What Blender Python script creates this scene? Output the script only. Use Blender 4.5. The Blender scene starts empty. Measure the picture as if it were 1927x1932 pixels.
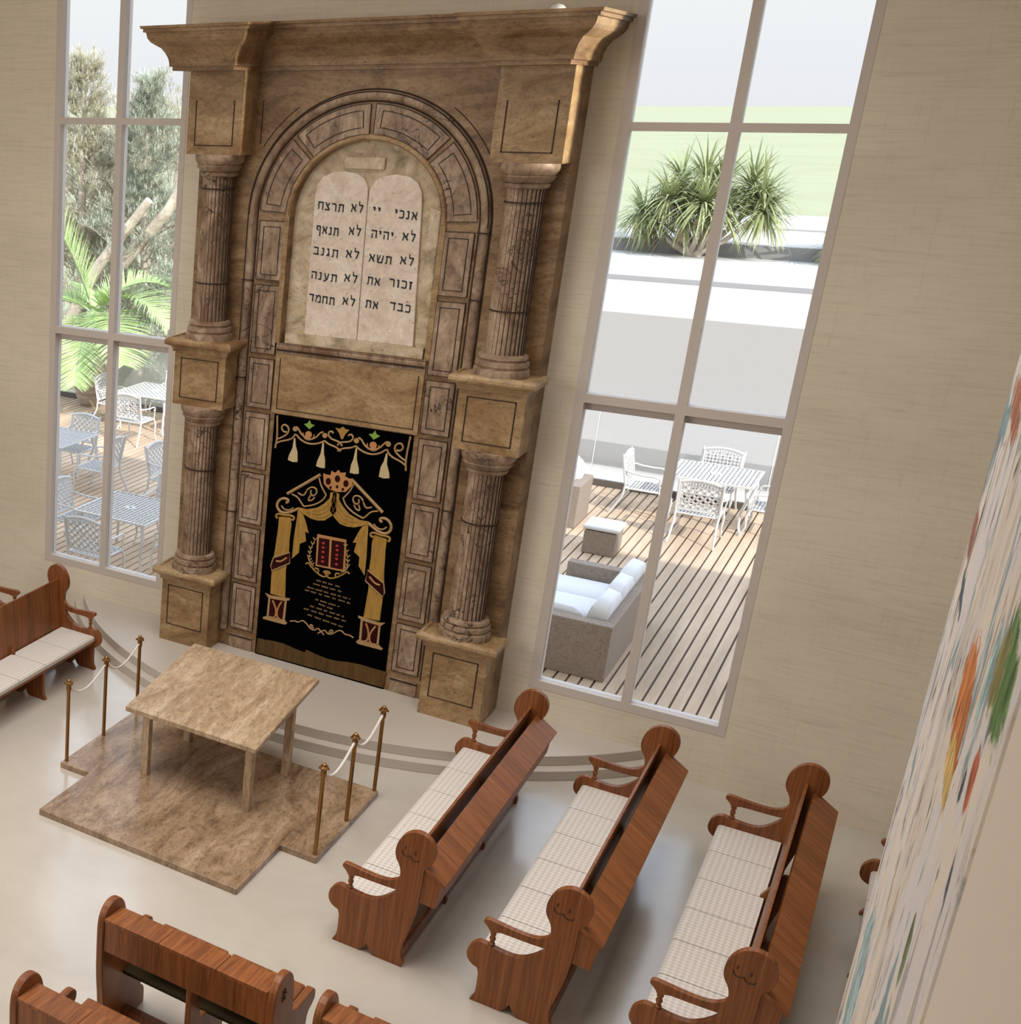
import bpy, bmesh, math, random
from math import sin, cos, pi, sqrt, atan2, radians
from mathutils import Vector, Matrix
random.seed(7)
SC = bpy.context.scene
COL = SC.collection
# ------------------------------------------------------------------ helpers
class MB:
    """collects geometry of one part; build() links it as one mesh object"""
    def __init__(s): s.v=[]; s.f=[]; s.m=[]; s.sm=[]
    def add(s, vs, fs, mat=0, smooth=False):
        b=len(s.v); s.v+= [tuple(map(float,v)) for v in vs]
        for f in fs: s.f.append([b+i for i in f]); s.m.append(mat); s.sm.append(smooth)
        return s
    def box(s,x0,x1,y0,y1,z0,z1,mat=0):
        vs=[(x,y,z) for z in (z0,z1) for y in (y0,y1) for x in (x0,x1)]
        return s.add(vs,[(0,2,3,1),(4,5,7,6),(0,1,5,4),(2,6,7,3),(0,4,6,2),(1,3,7,5)],mat)
    def prism(s,poly,plane,a0,a1,mat=0,smooth=False):
        n=len(poly)
        def P(p,a):
            if plane=='xz': return (p[0],a,p[1])
            if plane=='yz': return (a,p[0],p[1])
            return (p[0],p[1],a)
        vs=[P(p,a0) for p in poly]+[P(p,a1) for p in poly]
        s.add(vs,[list(range(n)),list(range(2*n-1,n-1,-1))],mat)
        b=len(s.v)-2*n
        for i in range(n):
            j=(i+1)%n; s.f.append([b+i,b+j,b+n+j,b+n+i]); s.m.append(mat); s.sm.append(smooth)
        return s
    def lathe(s,prof,c=(0,0,0),n=24,mat=0,smooth=True,rad=None,gmat=None):
        vs=[];fs=[]
        for r,z in prof:
            for k in range(n):
                a=2*pi*k/n; rr=r*(rad(k,n) if rad else 1)
                vs.append((c[0]+rr*cos(a),c[1]+rr*sin(a),c[2]+z))
        m=len(prof)
        b=len(s.v); s.v+=vs
        for i in range(m-1):
            for k in range(n):
                k2=(k+1)%n
                s.f.append([b+i*n+k,b+i*n+k2,b+(i+1)*n+k2,b+(i+1)*n+k]); s.sm.append(smooth)
                s.m.append(gmat(k,n) if gmat else mat)
        for i in (0,m-1):
            if prof[i][0]>1e-6:
                s.f.append([b+i*n+k for k in range(n)]); s.m.append(mat); s.sm.append(False)
        return s
    def tube(s,pts,r,n=8,mat=0,flat=None):
        pts=[Vector(p) for p in pts]; N=len(pts)
        if N<2: return s
        rs=r if isinstance(r,(list,tuple)) else [r]*N
        T=[]
        for i in range(N):
            d=pts[min(i+1,N-1)]-pts[max(i-1,0)]
            T.append(d.normalized() if d.length>1e-9 else Vector((0,0,1)))
        up=Vector((0,0,1)) if abs(T[0].z)<.9 else Vector((1,0,0))
        U=(up-T[0]*up.dot(T[0])).normalized()
        b=len(s.v)
        for i in range(N):
            U=(U-T[i]*U.dot(T[i]))
            U=U.normalized() if U.length>1e-6 else T[i].orthogonal().normalized()
            W=T[i].cross(U)
            for k in range(n):
                a=2*pi*(k+.5)/n
                s.v.append(tuple(pts[i]+U*(rs[i]*cos(a))+W*(rs[i]*sin(a)*(flat or 1))))
        for i in range(N-1):
            for k in range(n):
                k2=(k+1)%n
                s.f.append([b+i*n+k,b+i*n+k2,b+(i+1)*n+k2,b+(i+1)*n+k]); s.m.append(mat); s.sm.append(n>4)
        for i in (0,N-1):
            s.f.append([b+i*n+k for k in range(n)]); s.m.append(mat); s.sm.append(False)
        return s
    def sweep(s,path,prof,mat=0,close=True):
        """profile (outward offset, z) along an open 2D path (x,y); left-hand side of travel is outward"""
        path=[Vector((p[0],p[1])) for p in path]; N=len(path); nrm=[]
        for i in range(N-1):
            d=(path[i+1]-path[i]).normalized(); nrm.append(Vector((-d.y,d.x)))
        off=[]
        for i in range(N):
            if i==0: off.append(nrm[0])
            elif i==N-1: off.append(nrm[-1])
            else:
                a,c=nrm[i-1],nrm[i]; off.append((a+c)/(1+a.dot(c)))
        b=len(s.v); K=len(prof)
        for i in range(N):
            for p,z in prof:
                q=path[i]+off[i]*p; s.v.append((q.x,q.y,z))
        for i in range(N-1):
            for k in range(K-1):
                s.f.append([b+i*K+k,b+(i+1)*K+k,b+(i+1)*K+k+1,b+i*K+k+1]); s.m.append(mat); s.sm.append(False)
        if close:
            s.f.append([b+i*K for i in range(N)]); s.m.append(mat); s.sm.append(False)
            s.f.append([b+i*K+K-1 for i in range(N)]); s.m.append(mat); s.sm.append(False)
        return s
    def xf(s,M):
        s.v=[tuple(M@Vector(v)) for v in s.v]; return s
    def build(s,name,mats,parent=None,world=False,bevel=0,sharp=40):
        me=bpy.data.meshes.new(name)
        vs=s.v
        if world and parent is not None:
            L=WL[parent.name]; vs=[(x-L[0],y-L[1],z-L[2]) for x,y,z in vs]
        me.from_pydata(vs,[],s.f)
        if not isinstance(mats,(list,tuple)): mats=[mats]
        for m in mats: me.materials.append(m)
        me.polygons.foreach_set('material_index',s.m)
        me.polygons.foreach_set('use_smooth',s.sm)
        bm=bmesh.new(); bm.from_mesh(me); bmesh.ops.recalc_face_normals(bm,faces=bm.faces); bm.to_mesh(me); bm.free()
        if any(s.sm): me.set_sharp_from_angle(angle=radians(sharp))
        o=bpy.data.objects.new(name,me); COL.objects.link(o)
        if parent is not None: o.parent=parent
        if bevel:
            md=o.modifiers.new('bevel','BEVEL'); md.width=bevel; md.segments=2; md.limit_method='ANGLE'; md.angle_limit=radians(50)
        return o
WL={}
def tag(o,label=None,cat=None,group=None,kind=None):
    if label: o['label']=label
    if cat: o['category']=cat
    if group: o['group']=group
    if kind: o['kind']=kind
    return o
def empty(name,loc,rz=0,label=None,cat=None,group=None,kind=None):
    o=bpy.data.objects.new(name,None); COL.objects.link(o); o.empty_display_size=.1
    o.location=loc; o.rotation_euler=(0,0,rz); WL[o.name]=tuple(loc)
    return tag(o,label,cat,group,kind)
def copy_tree(o,parent=None):
    c=o.copy(); COL.objects.link(c)
    if parent is not None: c.parent=parent
    for ch in list(o.children): copy_tree(ch,c)
    return c
# ------------------------------------------------------------------ materials
def new(name):
    m=bpy.data.materials.new(name); m.use_nodes=True; nt=m.node_tree
    return m,nt,nt.nodes['Principled BSDF']
def simple(name,c,rough=.5,metal=0,spec=.5):
    m,nt,p=new(name); p.inputs['Base Color'].default_value=(*c,1); p.inputs['Roughness'].default_value=rough
    p.inputs['Metallic'].default_value=metal; p.inputs['Specular IOR Level'].default_value=spec
    return m
def nd(nt,t,**kw):
    n=nt.nodes.new(t)
    for k,v in kw.items():
        if k in n.inputs: n.inputs[k].default_value=v
        else: setattr(n,k,v)
    return n
def coords(nt,scale=(1,1,1),rot=(0,0,0),loc=(0,0,0)):
    tc=nt.nodes.new('ShaderNodeTexCoord'); mp=nt.nodes.new('ShaderNodeMapping')
    mp.inputs['Scale'].default_value=scale; mp.inputs['Rotation'].default_value=rot; mp.inputs['Location'].default_value=loc
    nt.links.new(tc.outputs['Object'],mp.inputs['Vector']); return mp.outputs['Vector']
def noise(nt,vec,scale=1,detail=6,rough=.6,dist=0):
    n=nd(nt,'ShaderNodeTexNoise'); n.inputs['Scale'].default_value=scale; n.inputs['Detail'].default_value=detail
    n.inputs['Roughness'].default_value=rough; n.inputs['Distortion'].default_value=dist
    nt.links.new(vec,n.inputs['Vector']); return n.outputs['Fac']
def ramp(nt,fac,stops,interp='LINEAR'):
    r=nt.nodes.new('ShaderNodeValToRGB'); cr=r.color_ramp; cr.interpolation=interp
    while len(cr.elements)<len(stops): cr.elements.new(.5)
    for e,(p,c) in zip(cr.elements,stops):
        e.position=p; e.color=(*c,1) if len(c)==3 else c
    nt.links.new(fac,r.inputs['Fac']); return r.outputs['Color']
def mix(nt,a,b,fac,mode='MIX'):
    n=nt.nodes.new('ShaderNodeMix'); n.data_type='RGBA'; n.blend_type=mode
    for sock,val in ((n.inputs['A'],a),(n.inputs['B'],b)):
        if isinstance(val,tuple): sock.default_value=(*val,1)
        else: nt.links.new(val,sock)
    f=n.inputs['Factor']
    if isinstance(fac,(int,float)): f.default_value=fac
    else: nt.links.new(fac,f)
    return n.outputs['Result']
def g(v): return (v,v,v)
def bump(nt,p,h,strength=.2,dist=.01):
    b=nt.nodes.new('ShaderNodeBump'); b.inputs['Strength'].default_value=strength; b.inputs['Distance'].default_value=dist
    nt.links.new(h,b.inputs['Height']); nt.links.new(b.outputs['Normal'],p.inputs['Normal'])
def stone(name,stops,sc=(1,1,5),pits=35,pitc=.45,rough=.45,dist=1.2,rot=(0,0,0),veins=None,bmp=.12,blot=None):
    m,nt,p=new(name); v=coords(nt,sc,rot)
    col=ramp(nt,noise(nt,v,1,9,.62,dist),stops)
    v2=coords(nt,(1,1,1.8),rot)
    pit=ramp(nt,noise(nt,v2,pits,3,.7,.3),[(.36,g(pitc)),(.47,g(1))])
    col=mix(nt,col,pit,1,'MULTIPLY')
    if blot:
        bl=ramp(nt,noise(nt,coords(nt,(1,1,1),loc=(3,5,1)),blot[0],5,.6,.8),[(blot[1],g(0)),(blot[1]+.12,g(1))])
        col=mix(nt,col,blot[2],bl)
    if veins:
        w=noise(nt,coords(nt,(1,1,.8),loc=(9,2,4)),veins[0],4,.55,1.5)
        w2=nt.nodes.new('ShaderNodeMath'); w2.operation='SUBTRACT'; w2.inputs[1].default_value=.5; nt.links.new(w,w2.inputs[0])
        w3=nt.nodes.new('ShaderNodeMath'); w3.operation='ABSOLUTE'; nt.links.new(w2.outputs[0],w3.inputs[0])
        vv=ramp(nt,w3.outputs[0],[(0,g(1)),(veins[1],g(0))])
        col=mix(nt,col,veins[2],vv)
    nt.links.new(col,p.inputs['Base Color']); p.inputs['Roughness'].default_value=rough
    p.inputs['Specular IOR Level'].default_value=.35
    if bmp: bump(nt,p,pit,bmp,.004)
    return m
def stone2(name,stops,sc,fine=(9,9,30),pits=(16,16,40),rough=.45,rot=(0,0,0),stain=None,cracks=None,dist=2.2,fl=.72):
    m,nt,p=new(name)
    col=ramp(nt,noise(nt,coords(nt,sc,rot),1,10,.66,dist),stops)
    col=mix(nt,col,ramp(nt,noise(nt,coords(nt,fine,rot,(2,7,3)),1,7,.7,.8),[(.3,g(fl)),(.52,g(1)),(.75,g(1.16))]),1,'MULTIPLY')
    pit=ramp(nt,noise(nt,coords(nt,pits,rot,(5,1,8)),1,3,.75,.4),[(.30,g(.42)),(.39,g(1))])
    col=mix(nt,col,pit,.85,'MULTIPLY')
    if stain:
        for sc_,lo,c,a,loc in stain:
            bl=ramp(nt,noise(nt,coords(nt,sc_,rot,loc),1,6,.62,1.2),[(lo,g(0)),(lo+.10,g(a))]); col=mix(nt,col,c,bl)
    if cracks:
        n1=noise(nt,coords(nt,cracks[0],(0,.3,0),(9,2,4)),1,3,.6,1.8)
        w2=nt.nodes.new('ShaderNodeMath'); w2.operation='SUBTRACT'; w2.inputs[1].default_value=.5; nt.links.new(n1,w2.inputs[0])
        w3=nt.nodes.new('ShaderNodeMath'); w3.operation='ABSOLUTE'; nt.links.new(w2.outputs[0],w3.inputs[0])
        gate=ramp(nt,noise(nt,coords(nt,(1.6,1.6,1.6),loc=(4,6,1)),1,3,.5,.3),[(.50,g(0)),(.58,g(1))])
        cr=mix(nt,(0,0,0),gate,ramp(nt,w3.outputs[0],[(0,g(1)),(cracks[1],g(0))]))
        col=mix(nt,col,cracks[2],cr)
    nt.links.new(col,p.inputs['Base Color']); p.inputs['Roughness'].default_value=rough; p.inputs['Specular IOR Level'].default_value=.35
    bump(nt,p,pit,.15,.004); return m
def wood(name,stops,sc,rough=.42,spec=.4):
    m,nt,p=new(name)
    f=noise(nt,coords(nt,sc),1,5,.65,.6); col=ramp(nt,f,stops)
    sc2=tuple(.12*x for x in sc)
    f2=noise(nt,coords(nt,sc2,loc=(4,4,4)),1,3,.5,.2); col=mix(nt,col,ramp(nt,f2,[(.3,g(.72)),(.65,g(1.12))]),1,'MULTIPLY')
    nt.links.new(col,p.inputs['Base Color']); p.inputs['Roughness'].default_value=rough; p.inputs['Specular IOR Level'].default_value=spec
    return m
BROWN=[(.22,(.11,.058,.026)),(.42,(.20,.112,.055)),(.56,(.28,.168,.085)),(.8,(.38,.255,.14))]
M={}
M['ark']=stone2('brown_travertine',[(.28,(.085,.044,.019)),(.42,(.195,.115,.055)),(.55,(.30,.19,.10)),(.72,(.41,.285,.168))],(1.1,1.1,3.4),(18,18,30),(26,26,40),stain=[((.5,.5,.9),.57,(.10,.05,.022),.75,(3,5,2))],dist=1.3,fl=.55)
M['ark_face']=stone2('golden_travertine',[(.28,(.17,.092,.04)),(.42,(.29,.178,.086)),(.55,(.39,.262,.138)),(.72,(.50,.365,.22))],(1.3,1.3,3.0),(18,18,28),(26,26,38),stain=[((1.1,1.1,1.6),.60,(.20,.09,.035),.7,(1,3,7)),((2.5,2.5,3.5),.60,(.14,.082,.04),.5,(6,2,1))],dist=1.5,fl=.58)
M['pink']=stone2('weathered_pink_marble',[(.28,(.115,.07,.045)),(.42,(.25,.168,.115)),(.55,(.375,.27,.19)),(.72,(.51,.395,.29))],(3.2,3.2,1.3),(16,16,12),(26,26,20),stain=[((1.3,1.3,.9),.58,(.15,.07,.04),.75,(3,9,2)),((2.2,2.2,1.6),.62,(.55,.46,.34),.6,(8,1,5))],cracks=((2.6,2.6,3.0),.022,(.03,.018,.012)),fl=.55)
M['line']=simple('dark_groove',(.035,.018,.01),.8)
M['cream']=stone2('cream_limestone',[(.28,(.30,.22,.12)),(.45,(.52,.42,.28)),(.6,(.66,.57,.43)),(.75,(.74,.68,.56))],(1.8,1.8,2.2),(8,8,8),(18,18,18),stain=[((2.2,2.2,2.2),.60,(.17,.15,.09),.7,(2,2,6))])
M['tablet']=stone2('white_tablet_marble',[(.3,(.60,.50,.42)),(.45,(.72,.62,.53)),(.6,(.80,.72,.64)),(.75,(.84,.78,.71))],(2.4,2.4,2.4),(16,16,16),(26,26,26),rough=.6,fl=.85)
M['ink']=simple('black_letter_ink',(.02,.025,.03),.6)
M['table']=stone2('beige_travertine',[(.28,(.26,.165,.095)),(.42,(.38,.265,.165)),(.55,(.48,.355,.235)),(.72,(.60,.475,.345))],(5,1.3,1),(40,16,10),(60,34,20),rough=.35,rot=(0,0,.4),fl=.5,dist=1.4)
M['plat']=stone2('brown_beige_travertine',[(.28,(.15,.09,.052)),(.42,(.26,.17,.105)),(.55,(.37,.255,.165)),(.72,(.50,.38,.27))],(3.4,1.2,1),(34,15,10),(54,32,20),rough=.22,rot=(0,0,.45),stain=[((1.6,.6,1),.62,(.30,.155,.075),.7,(3,1,1))],fl=.5,dist=1.5)
def floor_mat():
    m,nt,p=new('polished_cream_stone')
    f=noise(nt,coords(nt,(1,1,1)),1.3,6,.6,.5); col=ramp(nt,f,[(.3,(.49,.445,.395)),(.6,(.55,.51,.46)),(.8,(.59,.555,.51))])
    nt.links.new(col,p.inputs['Base Color']); p.inputs['Roughness'].default_value=.19; p.inputs['IOR'].default_value=1.8; p.inputs['Specular IOR Level'].default_value=.6
    return m
M['floor']=floor_mat()
M['step']=simple('cream_step_stone',(.54,.49,.44),.4)
def wall_mat():
    m,nt,p=new('linen_plaster')
    a=noise(nt,coords(nt,(2.2,2.2,38)),1,8,.72,.3)
    b=noise(nt,coords(nt,(26,26,2.5)),1,6,.7,.2)
    c=noise(nt,coords(nt,(.35,.35,.8)),1,3,.5,.4)
    col=ramp(nt,c,[(.3,(.68,.615,.505)),(.65,(.78,.715,.60))])
    col=mix(nt,col,ramp(nt,a,[(.3,g(.84)),(.46,g(.98)),(.6,g(1.03))]),1,'MULTIPLY')
    col=mix(nt,col,ramp(nt,b,[(.28,g(.90)),(.45,g(1))]),1,'MULTIPLY')
    d=ramp(nt,noise(nt,coords(nt,(7,7,90)),1,5,.75,.2),[(.27,g(.5)),(.335,g(1))])
    col=mix(nt,col,d,.75,'MULTIPLY')
    nt.links.new(col,p.inputs['Base Color']); p.inputs['Roughness'].default_value=.85; p.inputs['Specular IOR Level'].default_value=.2
    bump(nt,p,a,.08,.004); return m
M['wall']=wall_mat()
M['plain']=simple('plain_beige_plaster',(.74,.66,.59),.9,0,.2)
M['frame']=simple('white_window_frame',(.60,.545,.51),.5)
WS=[(.2,(.10,.028,.008)),(.45,(.205,.066,.018)),(.6,(.28,.098,.029)),(.8,(.37,.14,.046))]
M['woodA']=wood('pew_wood_across',WS,(2,46,2))
M['woodB']=wood('pew_wood_upright',WS,(46,2,1.3))
M['woodL']=wood('pew_wood_ledge',[(a,tuple(x*1.12 for x in c)) for a,c in WS],(3,60,3),.5)
M['woodD']=wood('bench_wood',[(a,tuple(x*1.0 for x in c)) for a,c in WS],(40,3,2))
M['olive']=simple('dark_olive_cushion',(.030,.020,.006),.9,0,.2)
def quilt():
    m,nt,p=new('white_woven_fabric')
    v=coords(nt,(1,1,1),(0,0,pi/4))
    ck=nd(nt,'ShaderNodeTexChecker'); ck.inputs['Scale'].default_value=36; ck.inputs['Color1'].default_value=(.70,.66,.62,1); ck.inputs['Color2'].default_value=(.57,.53,.495,1)
    nt.links.new(v,ck.inputs['Vector']); nt.links.new(ck.outputs['Color'],p.inputs['Base Color'])
    p.inputs['Roughness'].default_value=.8; p.inputs['Specular IOR Level'].default_value=.2
    return m
M['quilt']=quilt()
M['brass']=simple('aged_brass',(.30,.155,.05),.35,.9)
M['rope']=simple('white_cord',(.75,.72,.68),.8)
M['velvet']=simple('black_velvet',(.001,.001,.0012),1,0,.02)
M['gold']=stone('gold_thread',[(.3,(.30,.165,.03)),(.6,(.43,.255,.055)),(.8,(.52,.34,.09))],(30,30,4),60,.8,rough=.6)
M['goldb']=simple('bronze_gold_cord',(.40,.25,.11),.6)
M['tassel']=simple('pale_gold_silk',(.55,.45,.26),.7)
M['orange']=simple('orange_gold_thread',(.48,.23,.08),.6)
M['goldd']=simple('dark_gold_thread',(.22,.115,.02),.7)
M['red']=simple('dark_red_thread',(.03,.004,.004),.8,0,.1)
M['redm']=simple('bright_red_thread',(.45,.04,.05),.7)
M['green']=simple('green_thread',(.20,.38,.06),.7)
M['fringe']=stone('brown_gold_fringe',[(.3,(.055,.03,.008)),(.6,(.12,.065,.018)),(.8,(.17,.10,.03))],(9,9,1),20,.8,rough=.8)
def glass():
    m=bpy.data.materials.new('clear_glass'); m.use_nodes=True; nt=m.node_tree; nt.nodes.clear()
    o=nt.nodes.new('ShaderNodeOutputMaterial'); t=nt.nodes.new('ShaderNodeBsdfTransparent'); gl=nt.nodes.new('ShaderNodeBsdfGlossy')
    gl.inputs['Roughness'].default_value=.02; fr=nt.nodes.new('ShaderNodeFresnel'); fr.inputs['IOR'].default_value=1.2
    mx=nt.nodes.new('ShaderNodeMixShader'); t.inputs['Color'].default_value=(.97,.98,.98,1)
    nt.links.new(fr.outputs[0],mx.inputs[0]); nt.links.new(t.outputs[0],mx.inputs[1]); nt.links.new(gl.outputs[0],mx.inputs[2]); nt.links.new(mx.outputs[0],o.inputs['Surface'])
    return m
M['glass']=glass()
def frosted():
    m=bpy.data.materials.new('milky_glass'); m.use_nodes=True; nt=m.node_tree; nt.nodes.clear()
    o=nt.nodes.new('ShaderNodeOutputMaterial'); t=nt.nodes.new('ShaderNodeBsdfRefraction'); t.inputs['IOR'].default_value=1.02; t.inputs['Roughness'].default_value=.35
    d=nt.nodes.new('ShaderNodeBsdfDiffuse'); d.inputs['Color'].default_value=(.8,.82,.84,1)
    mx=nt.nodes.new('ShaderNodeMixShader'); mx.inputs[0].default_value=.18
    nt.links.new(t.outputs[0],mx.inputs[1]); nt.links.new(d.outputs[0],mx.inputs[2]); nt.links.new(mx.outputs[0],o.inputs['Surface'])
    return m
M['frost']=frosted()
M['glassedge']=simple('polished_glass_edge',(.85,.88,.88),.3)
M['white']=simple('white_aluminium',(.62,.62,.62),.5)
M['plaster']=simple('white_exterior_plaster',(.66,.645,.63),.9,0,.2)
M['shaded_riser']=simple('riser_shade_grey',(.34,.33,.33),.8)  # white riser's shaded tone put into the colour
M['shaded_riser2']=simple('riser_shade_dark_grey',(.31,.30,.30),.8)  # deeper riser shade, also put into the colour
M['render']=simple('shade_grey_render',(.47,.45,.435),.9,0,.2)  # white plaster greyed: the front's shade is in the colour
M['dark']=simple('dark_bronze_trim',(.10,.085,.075),.6)
M['wicker']=stone('grey_wicker',[(.3,(.22,.175,.14)),(.6,(.34,.28,.23))],(90,90,60),40,.7,rough=.8,bmp=.4)
M['cushion']=simple('white_outdoor_cushion',(.74,.75,.78),.9)
M['deck']=wood('pale_deck_wood',[(.3,(.52,.385,.27)),(.6,(.60,.46,.335)),(.8,(.68,.54,.40))],(9,1.2,9),.7,.2)
M['deckgap']=simple('deck_gap',(.15,.11,.09),.9)
M['grass']=stone('pale_lawn',[(.3,(.325,.335,.21)),(.6,(.355,.37,.235))],(.05,.05,.05),4,.95,rough=1,bmp=0)
M['needle']=stone('grey_green_needles',[(.3,(.42,.41,.31)),(.5,(.66,.635,.50)),(.7,(.84,.80,.66))],(3,3,3),8,.9,rough=.8,bmp=0)
M['needle2']=stone('blue_green_needles',[(.3,(.34,.38,.31)),(.5,(.54,.58,.48)),(.7,(.76,.76,.62))],(3,3,3),8,.9,rough=.8,bmp=0)
M['bark']=stone('pale_bark',[(.3,(.45,.36,.28)),(.6,(.70,.62,.52)),(.8,(.80,.73,.62))],(3,3,3),10,.8,rough=.9)
M['palmtrunk']=stone('ringed_palm_trunk',[(.3,(.18,.13,.10)),(.5,(.36,.28,.22)),(.7,(.5,.42,.35))],(1.2,1.2,26),10,.8,rough=.9,dist=.3)
M['frond']=stone('palm_leaf',[(.3,(.34,.48,.17)),(.6,(.52,.66,.31)),(.8,(.66,.76,.44))],(1.5,1.5,1.5),6,.95,rough=.5,bmp=0)
M['crownshaft']=simple('green_crownshaft',(.36,.46,.26),.5)
M['sword']=stone('sword_leaf',[(.3,(.24,.28,.12)),(.6,(.40,.44,.22)),(.8,(.60,.60,.36))],(1.2,1.2,1.2),6,.95,rough=.5,bmp=0)
M['dryleaf']=simple('dry_leaf',(.38,.27,.17),.8)
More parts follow.
